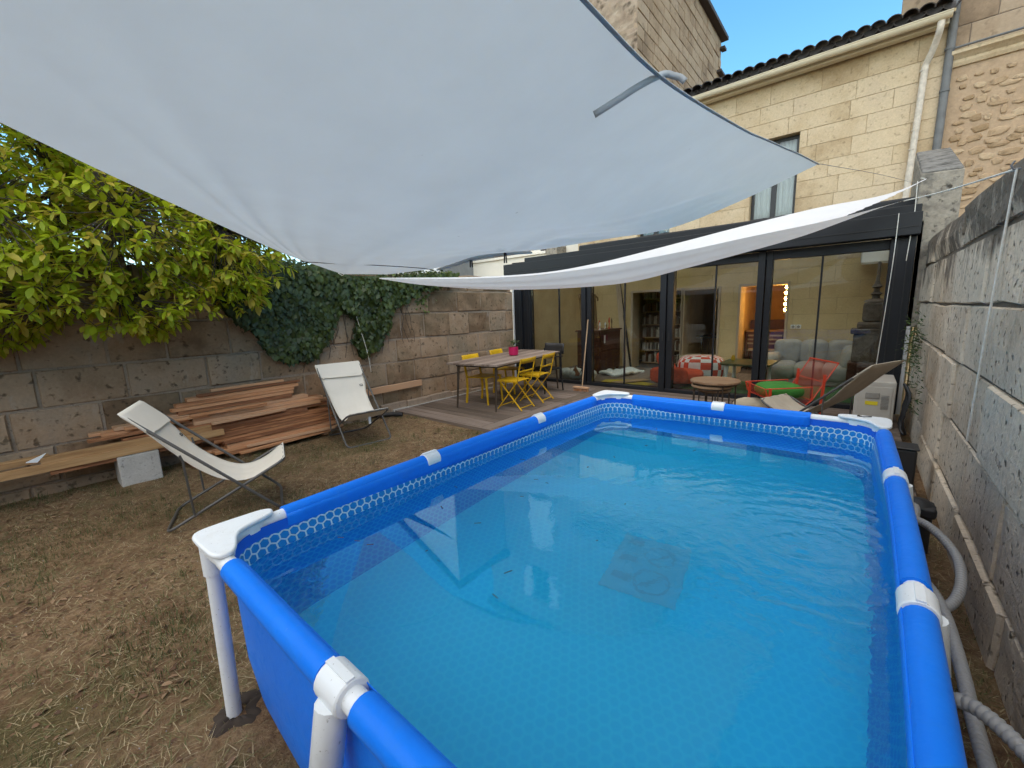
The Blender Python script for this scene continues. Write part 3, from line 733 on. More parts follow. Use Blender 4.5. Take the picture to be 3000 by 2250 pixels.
# ---- neighbour on the right, rubble wall, cornice, drainpipe ---------------
nb = thing('neighbour_house', 'pinkish rubble stone house with moulded cornice on the right edge', 'house', (4.6, 10.3, 0))
MB().box((2.575, FY+.03, 0), (7.5, FY+.5, 5.18)).build('wall', M['rubble_bg'], nb)
rr = random.Random(77)
def rubble_mesh(name, k):
    r2 = random.Random(k); n = 9; vs = []
    ang = [2*math.pi*i/n+r2.uniform(-.25, .25) for i in range(n)]
    o1 = [(math.copysign(abs(math.cos(a_))**.7, math.cos(a_))*r2.uniform(.38, .52), math.copysign(abs(math.sin(a_))**.7, math.sin(a_))*r2.uniform(.36, .52)) for a_ in ang]
    vs += [(x, y_, -.5) for x, y_ in o1]+[(x, y_, .15) for x, y_ in o1]+[(x*.78, y_*.78, .42+r2.uniform(-.1, .08)) for x, y_ in o1]+[(0, 0, .5)]
    fs = []
    for i in range(n):
        j = (i+1) % n; fs += [(i, j, n+j, n+i), (n+i, n+j, 2*n+j, 2*n+i), (2*n+i, 2*n+j, 3*n)]
    me = bpy.data.meshes.new(name); me.from_pydata(vs, [], fs); me.materials.append(M['rubble']); me.update(); return me
rbv = [rubble_mesh('rubble_stone', k) for k in range(10)]
z = 2.35; 
while z < 5.05:
    x = 2.66+rr.uniform(0, .12)
    while x < 4.6:
        l = rr.uniform(.08, .27); h = rr.uniform(.07, .15)
        if rr.random() < .92:
            o = put_block('rubble_stone', rr.choice(rbv), (x+l/2, FY+.03, z+rr.uniform(-.05, .05)), (1, 0, rr.uniform(-.15, .15)), (0, 0, 1), (0, -1, 0), l, h, .045, nb)
        x += l+rr.uniform(.0, .07)
    z += .125
co = MB(); sec = [(0, 0), (-.03, .0), (-.05, .05), (-.05, .09), (-.09, .13), (-.13, .16), (-.13, .21), (0, .21)]
co.add([(2.58, FY+.03+y_, 5.18+z_) for y_, z_ in sec]+[(7.5, FY+.03+y_, 5.18+z_) for y_, z_ in sec], [(i, (i+1) % 8, 8+(i+1) % 8, 8+i) for i in range(8)]+[tuple(range(8)), tuple(range(8, 16))[::-1]])
co.build('cornice', M['facade'], nb)
MB().tube([(2.6, FY-.12, 5.42), (7.4, FY-.12, 5.42)], .018, 8).build('cable_conduit', M['greypipe'], nb, smooth=True)
MB().box((2.58, FY+.06, 5.39), (7.5, FY+.5, 9.5)).build('upper_wall', M['tower_mortar'], nb)
uv_ = block_variants('ashlar_block', M['tower'], 6, .012, (.01, .016), 51, .08)
courses(nb, uv_, (0, FY+.05, 0), (1, 0, 0), (0, -1, 0), 2.60, 5.2, [5.40, 5.78, 6.16, 6.54, 6.92], lens=(.6, .95), joint=.010, depth=.06, proud=.004, name='ashlar_block')
MB().tube([(2.585, FY-.05, 1.5), (2.545, FY-.05, 3.9), (2.560, FY-.05, 5.9), (2.60, FY-.05, 8.5)], .055, 12).build('drainpipe', M['greypipe'], nb, smooth=True)
for z in (4.85, 5.46, 5.95): MB().tube([(2.551, FY-.05, z-.02), (2.552, FY-.05, z+.02)], .064, 12).build('pipe_collar', M['greypipe'], nb, smooth=True)
ch = MB().box((1.93, FY+.9, 5.2), (2.50, FY+1.7, 8.5)).build('chimney', M['tower'], nb, bev=.02)
MB().box((2.50, FY+.5, 5.2), (2.575, FY+1.7, 8.5)).build('side_wall', M['tower'], nb)

# ---- tall building behind the house ----------------------------------------
tw = thing('tall_building', 'tall old stone building rising behind the house roof', 'building', (-6.1, 14.9, 0))
MB().box((-9.1, 11.03, 0), (-3.18, 18.75, 11.5)).build('wall_core', M['tower_mortar'], tw)
tv = block_variants('ashlar_block', M['tower'], 8, .012, (.012, .02), 61, .12)
tz = [6.6+.30*k for k in range(17)]
courses(tw, tv, (-3.15, 0, 0), (0, 1, 0), (1, 0, 0), 11.0, 18.75, tz, lens=(.45, .95), joint=.022, depth=.09, proud=.01, name='ashlar_block', skip=lambda a_, z_: False)
fr = MB(); fr.grid(lambda u, v: (-9.1+5.95*u, 11.0+.05*noise.noise(Vector((u*30, v*40, 1)))-.0, 4.5+7*v), 90, 90); fr.build('rough_front', M['tower_rough'], tw)
ev = MB(); ev.box((-9.3, 10.8, 11.5), (-2.95, 18.9, 11.62)); ev.build('roof_edge', M['darkroof'], tw)
rf = MB(); rf.add([(-9.3, 10.8, 11.62), (-2.95, 10.8, 11.62), (-2.95, 18.9, 11.62), (-9.3, 18.9, 11.62), (-6.1, 10.8, 13.0), (-6.1, 18.9, 13.0)], [(0, 1, 4), (1, 2, 5, 4), (2, 3, 5), (3, 0, 4, 5)]); rf.build('roof', M['tile'], tw)
for k in range(2): MB().box((-3.14, 18.2+k*.3, 10.2+k*.9), (-2.98, 18.8, 10.28+k*.9)).build('stone_ledge', M['darkroof'], tw)
for nm, x0, x1, z0, z1 in (('closed_shutter', -7.0, -6.03, 6.3, 8.1), ('open_shutter', -7.32, -6.98, 9.2, 10.4), ('open_shutter', -6.2, -5.85, 9.2, 10.4)):
    s = MB().box((x0, 10.88, z0), (x1, 10.93, z1)).build(nm, M['shutter'], tw)
    sl = MB(); zz = z0+.08
    while zz < z1-.08: sl.box((x0+.05, 10.86, zz), (x1-.05, 10.879, zz+.04)); zz += .075
    sl.build('louvre_slats', M['shutter'], s)
w = MB().box((-6.97, 10.90, 9.2), (-6.21, 10.94, 10.4)).build('window', M['glassframe'], tw); MB().box((-6.9, 10.89, 9.27), (-6.28, 10.899, 10.33)).build('pane', M['winglass'], w)

# ---- white neighbour houses beyond the left wall ----------------------------
wh = thing('white_house', 'plain white rendered house beyond the left wall, seen mirrored in the water', 'house', (-10.4, 10, 0))
MB().box((-13.2, 8.5, 0), (-8.35, 11.9, 7.4)).build('wall', M['offwhite'], wh)
gb = MB(); gb.add([(-13.2, 8.5, 7.4), (-8.35, 8.5, 7.4), (-8.35, 8.5, 8.95), (-13.2, 8.5, 6.8), (-13.2, 11.9, 7.4), (-8.35, 11.9, 7.4), (-8.35, 11.9, 8.95), (-13.2, 11.9, 6.8)],
        [(0, 1, 2, 3), (5, 4, 7, 6), (1, 5, 6, 2)]); gb.build('gable', M['offwhite'], wh)
MB().box((-8.345, 8.52, 0), (-8.30, 11.88, 8.9)).build('shaded_side', M['shadedrender'], wh)  # side turned from the light, its shade painted as a darker skin
rfm = MB(); rfm.add([(-13.4, 8.35, 6.75), (-8.2, 8.35, 9.05), (-8.2, 12.1, 9.05), (-13.4, 12.1, 6.75), (-13.4, 8.35, 6.87), (-8.2, 8.35, 9.17), (-8.2, 12.1, 9.17), (-13.4, 12.1, 6.87)],
        [(0, 3, 2, 1), (4, 5, 6, 7), (0, 1, 5, 4), (1, 2, 6, 5), (2, 3, 7, 6), (3, 0, 4, 7)]); rfm.build('roof', M['darkroof'], wh)
lowb = thing('low_annex', 'low white rendered annex with coping just above the garden wall', 'annex', (-8, 10.2, 0))
MB().box((-12.5, 9.92, 0), (-5.25, 13.2, 3.20)).build('wall', M['whitewall'], lowb)
MB().box((-12.6, 9.86, 3.203), (-5.32, 13.25, 3.28)).build('coping', M['whitewall'], lowb, bev=.01)
MB().box((-5.30, 9.86, 2.0), (-4.93, 10.7, 3.37)).build('end_pier', M['pier'], lowb, bev=.01)
MB().box((-4.925, 10.35, 2.0), (-4.35, 10.85, 3.66)).build('parapet', M['whitewall'], lowb)
MB().box((-6.4, 10.6, 3.285), (-5.35, 11.5, 3.52)).build('roof_upstand', M['whitewall'], lowb)
MB().box((-6.0, 10.58, 3.40), (-5.4, 10.597, 3.46)).build('dark_vent', M['darkroof'], lowb)

# ---- glass veranda ----------------------------------------------------------
GY = 7.10
ver = thing('glass_veranda', 'black framed glass veranda built onto the back of the house', 'veranda', (-.9, 8.4, 0))
def vpost(x0, x1, y0=GY-.06, y1=GY+.10, z0=.05, z1=2.33, nm='post'):
    p = MB().box((x0, y0, z0), (x1, y1, z1)).build(nm, M['black'], ver, bev=.006)
    w_ = x1-x0
    if w_ > .15:
        s = MB()
        for t_ in (.28, .72): s.box((x0+w_*t_-.006, y0-.006, z0+.02), (x0+w_*t_+.006, y0-.001, z1-.02))
        s.build('rail_seam', M['blackm'], p)
    return p
vpost(-4.20, -4.0, GY-.10, GY+.10); vpost(-3.995, -3.80)
vpost(-2.515, -2.415); vpost(-2.405, -2.315, GY-.03, GY+.12)
vpost(-.93, -.825); vpost(-.815, -.71, GY-.03, GY+.12)
vpost(.55, .645); vpost(.655, .735, GY-.03, GY+.12)
vpost(2.03, 2.27, GY-.08, GY+.12)
MB().box((-4.2, GY-.02, 2.20), (2.27, GY+.12, 2.328)).build('head_rail', M['black'], ver, bev=.006)
MB().box((-4.2, GY-.05, .052), (2.27, GY+.13, .115)).build('sill_rail', M['black'], ver, bev=.006)
bm = MB().box((-4.38, GY-.22, 2.335), (2.29, GY+.02, 2.60)).build('roof_beam', M['black'], ver, bev=.008)
MB().box((-4.37, GY-.228, 2.43), (2.28, GY-.221, 2.438)).build('beam_groove', M['blackm'], bm)
MB().box((-3.85, GY-.14, 2.603), (2.28, GY+.02, 2.70)).build('upper_fascia', M['black'], ver, bev=.01)
MB().box((-2.75, GY+.25, 2.66), (2.28, GY+.55, 2.86)).build('blind_box', M['black'], ver, bev=.03)
rx = [-4.3+k*(6.57/6) for k in range(7)]
for x in rx: MB().bar((x, GY+.03, 2.61), (x, FY-.06, 2.95), .06, .09).build('rafter', M['black'], ver)
for a_, b_ in zip(rx, rx[1:]): MB().add([(a_+.03, GY+.03, 2.62), (b_-.03, GY+.03, 2.62), (b_-.03, FY-.06, 2.96), (a_+.03, FY-.06, 2.96)], [(0, 1, 2, 3)]).build('roof_pane', M['glass'], ver)
MB().box((-4.3, FY-.055, 2.88), (2.27, FY-.03, 3.02)).build('wall_plate', M['black'], ver)
for k, (x0, x1) in enumerate(((-3.80, -3.10), (-3.075, -2.515), (-2.315, -1.635), (-1.61, -.93), (-.71, -.065), (-.04, .55), (.735, 1.32), (1.345, 2.03))):
    p = MB().box((x0+.002, GY+.03, .118), (x1-.002, GY+.038, 2.197)).build('glass_pane', M['glass'], ver)
for x in (-3.087, -1.622, -.052, 1.333):
    MB().box((x-.012, GY+.015, .117), (x+.012, GY+.05, 2.198)).build('mullion', M['black'], ver)
for x in (-.865, -.765): MB().box((x-.012, GY-.072 if x < -.8 else GY-.042, .98), (x+.012, GY-.061 if x < -.8 else GY-.031, 1.12)).build('pull_handle', M['blackm'], ver, bev=.004)
MB().box((2.275, GY-.05, .05), (2.315, GY+.05, 2.5)).build('side_trim', M['offwhite'], ver)
MB().box((-4.225, GY-.12, .05), (-4.203, GY-.02, 2.33)).build('edge_seal', M['offwhite'], ver)
MB().box((-4.4, GY+.1, 0), (-4.205, FY, 2.56)).build('side_wall', M['inner'], ver)
MB().box((2.275, GY+.13, 0), (2.345, FY, 2.56)).build('side_wall', M['inner'], ver)
fl = thing('indoor_floor', None, None, (-1, 8.5, 0)); fl['kind'] = 'structure'
MB().box((-4.2, GY+.13, -.02), (2.27, 14.2, .036)).build('subfloor', M['dirt'], fl)
fm = bevel_box_mesh('plank', M['floor_in'], .178, 2.8, .016, .002)
for k in range(36): put('plank', fm, (-4.11+k*.18, 8.55, .046), fl)
# the rooms behind the openings
rm = thing('inner_rooms', 'warm dim rooms seen through the openings of the house wall', 'room', (-1, 12, 0))
def room(x0, x1, y1, m, nm):
    b = MB(); z0, z1, y0 = .055, 2.35, FY+.43
    b.add([(x0, y0, z0), (x1, y0, z0), (x1, y1, z0), (x0, y1, z0), (x0, y0, z1), (x1, y0, z1), (x1, y1, z1), (x0, y1, z1)], [(3, 2, 6, 7), (0, 3, 7, 4), (2, 1, 5, 6), (4, 7, 6, 5)])
    b.build(nm, m, rm)
room(-3.1, -1.47, 12.2, M['roomwall'], 'study_walls'); room(-1.46, -.34, 12.8, M['roomwall'], 'dining_walls'); room(-.33, 1.5, 12.0, M['roomwall'], 'kitchen_walls')

# ================================================================== POOL
PW_, PL_, PH = 1.98, 3.21, .75; ZW = .632
pool = thing('frame_pool', 'blue rectangular frame pool full of water with white corner caps', 'swimming pool', (PW_/2, PL_/2, 0))
def rrect(w, l, r, bow, n=7, m=14):
    """closed outline of a rounded rectangle centred on the pool, sides bowed outward by bow"""
    cx, cy = PW_/2, PL_/2; pts = []
    hw, hl = w/2, l/2
    cs = [(hw-r, -hl+r, -90), (hw-r, hl-r, 0), (-hw+r, hl-r, 90), (-hw+r, -hl+r, 180)]
    for i, (x, y_, a0) in enumerate(cs):
        for k in range(n+1):
            a_ = R(a0+90*k/n); pts.append(Vector((x+r*math.cos(a_), y_+r*math.sin(a_))))
        nx = cs[(i+1) % 4]; a1 = R(a0+90); e = Vector((x+r*math.cos(a1), y_+r*math.sin(a1))); s = Vector((nx[0]+r*math.cos(R(nx[2])), nx[1]+r*math.sin(R(nx[2]))))
        d = s-e; nrm = Vector((d.y, -d.x)).normalized()
        for k in range(1, m):
            t = k/m; pts.append(e+d*t+nrm*bow*math.sin(math.pi*t)*(1 if i % 2 == 0 else .6))
    return [(p.x+cx, p.y+cy) for p in pts]
def shell(rows, name, mat, parent, uv=False, cap=False, flip=False):
    mb = MB(); rings = []
    for (w, l, r, bow, z) in rows: rings.append([(x, y_, z) for x, y_ in rrect(w, l, r, bow)])
    n = len(rings[0]); vs = [p for r_ in rings for p in r_]; fs = []
    for j in range(len(rings)-1):
        for i in range(n):
            q = (j*n+i, j*n+(i+1) % n, (j+1)*n+(i+1) % n, (j+1)*n+i); fs.append(q[::-1] if flip else q)
    if cap:
        c = len(vs); vs.append((PW_/2, PL_/2, rings[-1][0][2])); b = (len(rings)-1)*n
        for i in range(n): q = (b+i, b+(i+1) % n, c); fs.append(q[::-1] if flip else q)
    mb.add(vs, fs); o = mb.build(name, mat, parent, smooth=True)
    if uv:
        me = o.data; L = me.uv_layers.new(name='pattern'); ring0 = rings[0]; arc = [0]
        for i in range(n): a_, b_ = Vector(ring0[i]), Vector(ring0[(i+1) % n]); arc.append(arc[-1]+(b_-a_).length)
        for p in me.polygons:
            cz = p.center.z; idx = [me.loops[li].vertex_index for li in p.loop_indices]
            mx = max(i % n for i in idx)
            for li in p.loop_indices:
                vi = me.loops[li].vertex_index; v = me.vertices[vi].co
                if cz < .05: L.data[li].uv = (v.x, v.y+12*1.7320508*.04*20)
                else:
                    k = vi % n
                    if mx == n-1 and k == 0: k = n
                    L.data[li].uv = (arc[k], v.z+.013)
    return o
prof_out = [(PW_-.03, PL_-.03, .17, .018, .748), (PW_-.035, PL_-.035, .17, .03, .70), (PW_-.03, PL_-.03, .20, .045, .55), (PW_-.03, PL_-.03, .22, .05, .35), (PW_-.06, PL_-.06, .24, .045, .18), (PW_-.12, PL_-.12, .26, .03, .06), (PW_-.22, PL_-.22, .26, .02, .008)]
shell(prof_out, 'outer_liner', M['pool'], pool, flip=True)
t_ = .014
prof_in = [(w-2*t_, l-2*t_, r, b, z) for w, l, r, b, z in prof_out[:3]]+[(PW_-.03-2*t_, PL_-.03-2*t_, .22, .05, .35), (PW_-.07-2*t_, PL_-.07-2*t_, .24, .045, .16), (PW_-.13, PL_-.13, .26, .03, .06), (PW_-.22, PL_-.22, .26, .02, .028), (PW_-.4, PL_-.4, .26, .0, .026)]
shell(prof_in, 'printed_liner', M['liner'], pool, uv=True, cap=True)
# water
ws = MB(); ring = [(x, y_, ZW) for x, y_ in rrect(PW_-.028, PL_-.028, .18, .038)]
ws.add([(PW_/2, PL_/2, ZW)]+ring, [(0, i+1, (i+1) % len(ring)+1) for i in range(len(ring))])
ws.build('water', M['water'], pool)
# printed warning panel on the pool floor: pale square with two crossed-out round pictograms
Mp = Matrix.Translation((1.115, 1.46, 0)) @ Matrix.Rotation(R(8), 4, 'Z')
pn = MB().add([Mp @ Vector(p) for p in ((-.17, -.22, .0285), (.17, -.22, .0285), (.17, .22, .0285), (-.17, .22, .0285))], [(0, 1, 2, 3)]).build('warning_panel', M['panel'], pool)
for cy_, rr0 in ((.09, .075), (-.10, .085)):
    pm_ = MB(); nn = 36; c0 = Vector((.04, cy_, .0305))
    pm_.add([Mp @ (c0+Vector((math.cos(6.2832*k/nn)*q, math.sin(6.2832*k/nn)*q, 0))) for q in (rr0, rr0*.86) for k in range(nn)], [(k, (k+1) % nn, nn+(k+1) % nn, nn+k) for k in range(nn)])
    d_ = Vector((.7, .7, 0))*rr0*.86; n_ = Vector((-.7, .7, 0))*rr0*.07
    pm_.add([Mp @ (c0+v) for v in (-d_-n_, d_-n_, d_+n_, -d_+n_)], [(0, 1, 2, 3)])
    pm_.build('crossed_ring', M['panelred'], pn)
    fg = MB(); z1 = Vector((0, 0, -.001))
    fg.add([Mp @ (c0+z1+Vector((math.cos(6.2832*k/12)*rr0*.16+rr0*.22, math.sin(6.2832*k/12)*rr0*.16+rr0*.30, 0))) for k in range(12)], [tuple(range(12))])
    fg.add([Mp @ (c0+z1+Vector((a_*rr0, b_*rr0, 0))) for a_, b_ in ((.12, .28), (.30, .10), (-.10, -.35), (-.55, -.45), (-.50, -.25), (-.15, -.12))], [(0, 1, 2, 3, 4, 5)])
    fg.build('diver_figure', M['panelink'], pn)
for k in range(3):
    MB().add([Mp @ Vector((-.14+(.09 if i in (1, 2) else 0), .14-.14*k+(.05 if i > 1 else 0), .0305)) for i in range(4)], [(0, 1, 2, 3)]).build('small_symbol', M['panelred'], pn)
db = MB(); rdb = random.Random(4)
for k in range(30):
    x, y_ = rdb.uniform(.15, 1.85), rdb.uniform(.3, 3.0); a_ = rdb.uniform(0, 3.14); l = rdb.uniform(.006, .035); w_ = rdb.uniform(.0012, .003)
    dx, dy = math.cos(a_)*l/2, math.sin(a_)*l/2; nx_, ny_ = -math.sin(a_)*w_, math.cos(a_)*w_
    db.add([(x-dx-nx_, y_-dy-ny_, ZW+.001), (x+dx-nx_, y_+dy-ny_, ZW+.001), (x+dx+nx_, y_+dy+ny_, ZW+.0022), (x-dx+nx_, y_-dy+ny_, ZW+.0022)], [(0, 1, 2, 3)])
tag(db.build('floating_debris', M['dirt']), 'tiny dark leaf scraps floating on the pool water', 'debris', None, 'stuff')
# rails: blue sleeves on the tubes, broken by white T-joints, bare white ends under the caps
RR = .037
def railpt(side, t):
    b = .026*math.sin(math.pi*t)
    if side == 'L': return Vector((-b, PL_*t, PH))
    if side == 'R': return Vector((PW_+b, PL_*t, PH))
    if side == 'N': return Vector((PW_*t, -b*.3, PH))
    return Vector((PW_*t, PL_+b*.3, PH))
joints = {'L': (.336, .664), 'R': (.336, .664), 'N': (.5,), 'F': (.5,)}
for s, js in joints.items():
    Ls = PL_ if s in 'LR' else PW_
    cuts = [.27/Ls]+[x for j in js for x in (j-(.03 if s in 'LF' else .055)/Ls, j+(.03 if s in 'LF' else .09)/Ls)]+[1-(.38 if s == 'F' else .25)/Ls]
    MB().tube([railpt(s, .10/Ls+(1-.2/Ls)*k/24) for k in range(25)], .028, 14).build('rail', M['white'], pool, smooth=True)
    for a_, b_ in zip(cuts[::2], cuts[1::2]):
        sl = MB(); pts = [railpt(s, a_+(b_-a_)*k/12) for k in range(13)]
        inw = {'L': Vector((1, 0, 0)), 'R': Vector((-1, 0, 0)), 'N': Vector((0, 1, 0)), 'F': Vector((0, -1, 0))}[s]
        sl.tube(pts, RR, 18)
        # tangent skirt where the sleeve is welded to the liner
        sl.build('rail_sleeve', M['pool'], pool, smooth=True)
    inw = {'L': Vector((1, 0, 0)), 'R': Vector((-1, 0, 0)), 'N': Vector((0, 1, 0)), 'F': Vector((0, -1, 0))}[s]
    sk_ = [railpt(s, cuts[0]+(cuts[-1]-cuts[0])*k/30) for k in range(31)]; skm = MB()
    for o_, z_ in ((.0350, .013), (.0385, .0), (.0395, -.012), (.034, -.045), (.022, -.085)): skm.v += [tuple(p+inw*o_+Vector((0, 0, z_))) for p in sk_]
    for r_ in range(4):
        for i in range(30): skm.f.append((r_*31+i, r_*31+i+1, (r_+1)*31+i+1, (r_+1)*31+i)); skm.m.append(0)
    skm.build('inner_skirt', M['pool'], pool, smooth=True, solid=.002)
    for j in js:
        c = railpt(s, j); d = (railpt(s, j+.01)-railpt(s, j-.01)).normalized(); inw = {'L': Vector((1, 0, 0)), 'R': Vector((-1, 0, 0)), 'N': Vector((0, 1, 0)), 'F': Vector((0, -1, 0))}[s]
        t = MB(); t.tube([c-d*.048, c-d*.044, c+d*.044, c+d*.048], lambda i: (.040, .0435, .0435, .040)[i], 18)
        t.bar(c-d*.046+Vector((0, 0, .043)), c+d*.046+Vector((0, 0, .043)), .020, .007)
        out = -inw; ld = (out*(.20 if s == 'N' else .13)+Vector((0, 0, -1))).normalized()
        jt = t.build('tee_joint', M['white'], pool, smooth=True)
        so = c+out*.022; MB().tube([so+ld*.02, so+ld*.17, so+ld*.175], lambda i: (.036, .036, .032)[i], 14).build('leg_socket', M['white'], jt, smooth=True)
        end = so+ld*((PH-.0)/-ld.z)
        MB().tube([so+ld*.15, end], .027, 14).build('leg', M['white'], pool, smooth=True)
# corner caps
def cap_poly():
    # outline in local frame: corner at origin, arms along +x and +y
    ctl = [(-.055, -.02), (-.02, -.055), (.05, -.062), (.16, -.058), (.245, -.050), (.285, -.02), (.275, .025), (.225, .052), (.155, .075), (.105, .105), (.075, .155), (.052, .225), (.025, .275), (-.02, .285), (-.050, .245), (-.058, .16), (-.062, .05)]
    P = [Vector((x, y_, 0)) for x, y_ in ctl]; out = []; n = len(P)
    for i in range(n):
        p0, p1, p2, p3 = P[i-1], P[i], P[(i+1) % n], P[(i+2) % n]
        for k in range(3):
            t = k/3; v = .5*((2*p1)+(p2-p0)*t+(2*p0-5*p1+4*p2-p3)*t*t+(3*p1-p0-3*p2+p3)*t**3); out.append((v.x, v.y))
    return [(a_*.80, b_*.80) for a_, b_ in out]
cp = cap_poly()
for (x, y_, sx, sy) in ((0, 0, 1, 1), (PW_, 0, -1, 1), (0, PL_, 1, -1), (PW_, PL_, -1, -1)):
    poly = [(x+a_*sx, y_+b_*sy) for a_, b_ in cp]
    if sx*sy < 0: poly = poly[::-1]
    c = MB().prism(poly, PH+.026, PH+.046).build('corner_cap', M['white'], pool, bev=.009)
    sk = [(x+(a_-.03)*.80*sx+.03*sx, y_+(b_-.03)*.80*sy+.03*sy) for a_, b_ in cp]
    if sx*sy < 0: sk = sk[::-1]
    MB().prism(sk, PH-.015, PH+.0255).build('cap_skirt', M['white'], c, bev=.006)
    MB().tube([(x, y_, PH+.02), (x, y_, PH-.12)], .034, 16).build('leg_socket', M['white'], c, smooth=True)
    MB().tube([(x, y_, PH-.10), (x-.01*sx, y_-.01*sy, -.01)], .027, 16).build('leg', M['white'], pool, smooth=True)
    if (x, y_) == (PW_, PL_):
        d = MB(); zz = PH+.047
        for a0, ln in ((.3, .05), (2.2, .04), (3.6, .03), (5.1, .035)): d.bar((x-.10, y_-.005, zz), (x-.10+math.cos(a0)*ln, y_-.005+math.sin(a0)*ln*.6, zz+.004), .008, .004)
        d.build('leaf_scrap', M['dirt'], c)
# pump and ribbed hoses between the pool and the right wall
def hose(pts, label, r=.021):
    P = smooth_path(pts, 14); 
    L = [0]
    for a_, b_ in zip(P, P[1:]): L.append(L[-1]+(b_-a_).length)
    n = int(L[-1]/.0055); Q = []; k = 0
    for i in range(n+1):
        d = L[-1]*i/n
        while k < len(L)-2 and L[k+1] < d: k += 1
        t = (d-L[k])/max(1e-6, L[k+1]-L[k]); Q.append(P[k].lerp(P[k+1], t))
    o = MB().tube(Q, lambda i: r if i % 3 else r*.84, 10).build('pool_hose', M['hose'], smooth=True)
    return tag(o, label, 'hose', 'ribbed hoses behind the pool')
hose([(2.06, 2.70, .34), (2.15, 2.68, .36), (2.22, 2.55, .36), (2.27, 2.38, .33), (2.265, 2.2, .29), (2.22, 2.05, .26), (2.15, 1.98, .26), (2.06, 2.0, .27)], 'grey ribbed hose looping out beside the right pool wall')
hose([(2.13, 3.02, .31), (2.15, 2.95, .34), (2.155, 2.85, .36), (2.14, 2.7, .36), (2.11, 2.5, .33), (2.09, 2.2, .30)], 'grey ribbed hose from the black pump along the far pool side')
hose([(2.07, 2.05, .34), (2.13, 1.95, .37), (2.17, 1.8, .34), (2.185, 1.55, .31), (2.185, 1.3, .30), (2.20, 1.05, .28), (2.24, .85, .26)], 'grey ribbed hose running forward along the right pool side')
hose([(2.05, 1.20, .40), (2.13, 1.18, .45), (2.19, 1.12, .46), (2.25, 1.02, .45), (2.30, .90, .44), (2.33, .75, .43)], 'pale ribbed hose end at the bottom right corner')
pu = thing('filter_pump', 'black filter pump between pool and right wall', 'pump', (2.2, 3.05, 0))
MB().lathe([(.07, .0), (.07, .25), (.08, .255), (.08, .30), (.05, .33), (0, .34)], (2.19, 3.1, 0), 18).build('canister', M['pump'], pu, smooth=True)
MB().box((2.13, 3.02, .24), (2.27, 3.18, .31)).build('motor_block', M['pump'], pu, bev=.02)
MB().tube([(2.19, 3.1, .28), (2.13, 2.98, .31)], .025, 10).build('outlet', M['hose'], pu, smooth=True)
st = thing('stone_heap', 'pale rounded stones piled behind the far right pool corner', 'stones', (1.75, 3.55, 0))
for k, (x, y_, z, r) in enumerate(((1.62, 3.55, .15, .17), (1.88, 3.52, .16, .17), (1.74, 3.60, .38, .15), (1.93, 3.50, .43, .10), (1.58, 3.58, .42, .10), (1.80, 3.50, .56, .08))):
    mb = MB(); q = Vector((k*3, 1, 2))
    mb.grid(lambda u, v: (x+r*1.1*math.cos(2*math.pi*u)*math.sin(math.pi*v)*(1+.2*noise.noise(q+Vector((u*3, v*3, 0)))), y_+r*.9*math.sin(2*math.pi*u)*math.sin(math.pi*v), z-r*.9*math.cos(math.pi*v)), 14, 8, True)
    mb.build('stone', M['cream'], st, smooth=True)
cr = thing('black_crate', 'black plastic crate between far pool corner and wall', 'crate', (2.2, 4.1, .05))
MB().box((2.12, 4.05, .052), (2.25, 4.22, .38)).build('body', M['pump'], cr, bev=.02); MB().box((2.11, 4.04, .382), (2.26, 4.23, .40)).build('lid', M['pump'], cr, bev=.015)

# ================================================================== SAILS
def curve(pts):
    P = smooth_path(pts, 8); L = [0]
    for a_, b_ in zip(P, P[1:]): L.append(L[-1]+(b_-a_).length)
    def f(t):
        d = max(0, min(1, t))*L[-1]
        for k in range(len(L)-1):
            if L[k+1] >= d-1e-9: return P[k].lerp(P[k+1], (d-L[k])/max(1e-9, L[k+1]-L[k]))
        return P[-1].copy()
    return f
sA, sR, sD = Vector((-2.3, 1.93, 2.01)), Vector((1.511, 3.375, 2.50)), Vector((1.50, -1.25, 2.08))
fAR = curve([sA, (-1.87, 1.853, 1.971), (-1.258, 1.73, 1.915), (-.896, 1.64, 1.895), (-.511, 1.571, 1.880), (-.301, 1.588, 1.890), (-.10, 1.65, 1.925), (.077, 1.718, 1.934), (.307, 1.804, 1.939), (.60, 2.04, 1.985), (.862, 2.367, 2.048), (1.138, 2.892, 2.247), sR])
fAD = curve([sA, (-1.805, 1.537, 1.986), (-1.189, 1.011, 1.972), (-.868, .762, 1.961), (-.1, .15, 1.962), (.5, -.335, 1.975), sD])
fRD = curve([sR, (1.445, 2.961, 2.477), (1.412, 2.628, 2.437), (1.377, 2.19, 2.379), (1.36, 1.90, 2.335), (1.347, 1.235, 2.238), (1.345, .83, 2.188), (1.345, .48, 2.180), (1.39, -.4, 2.13), sD])
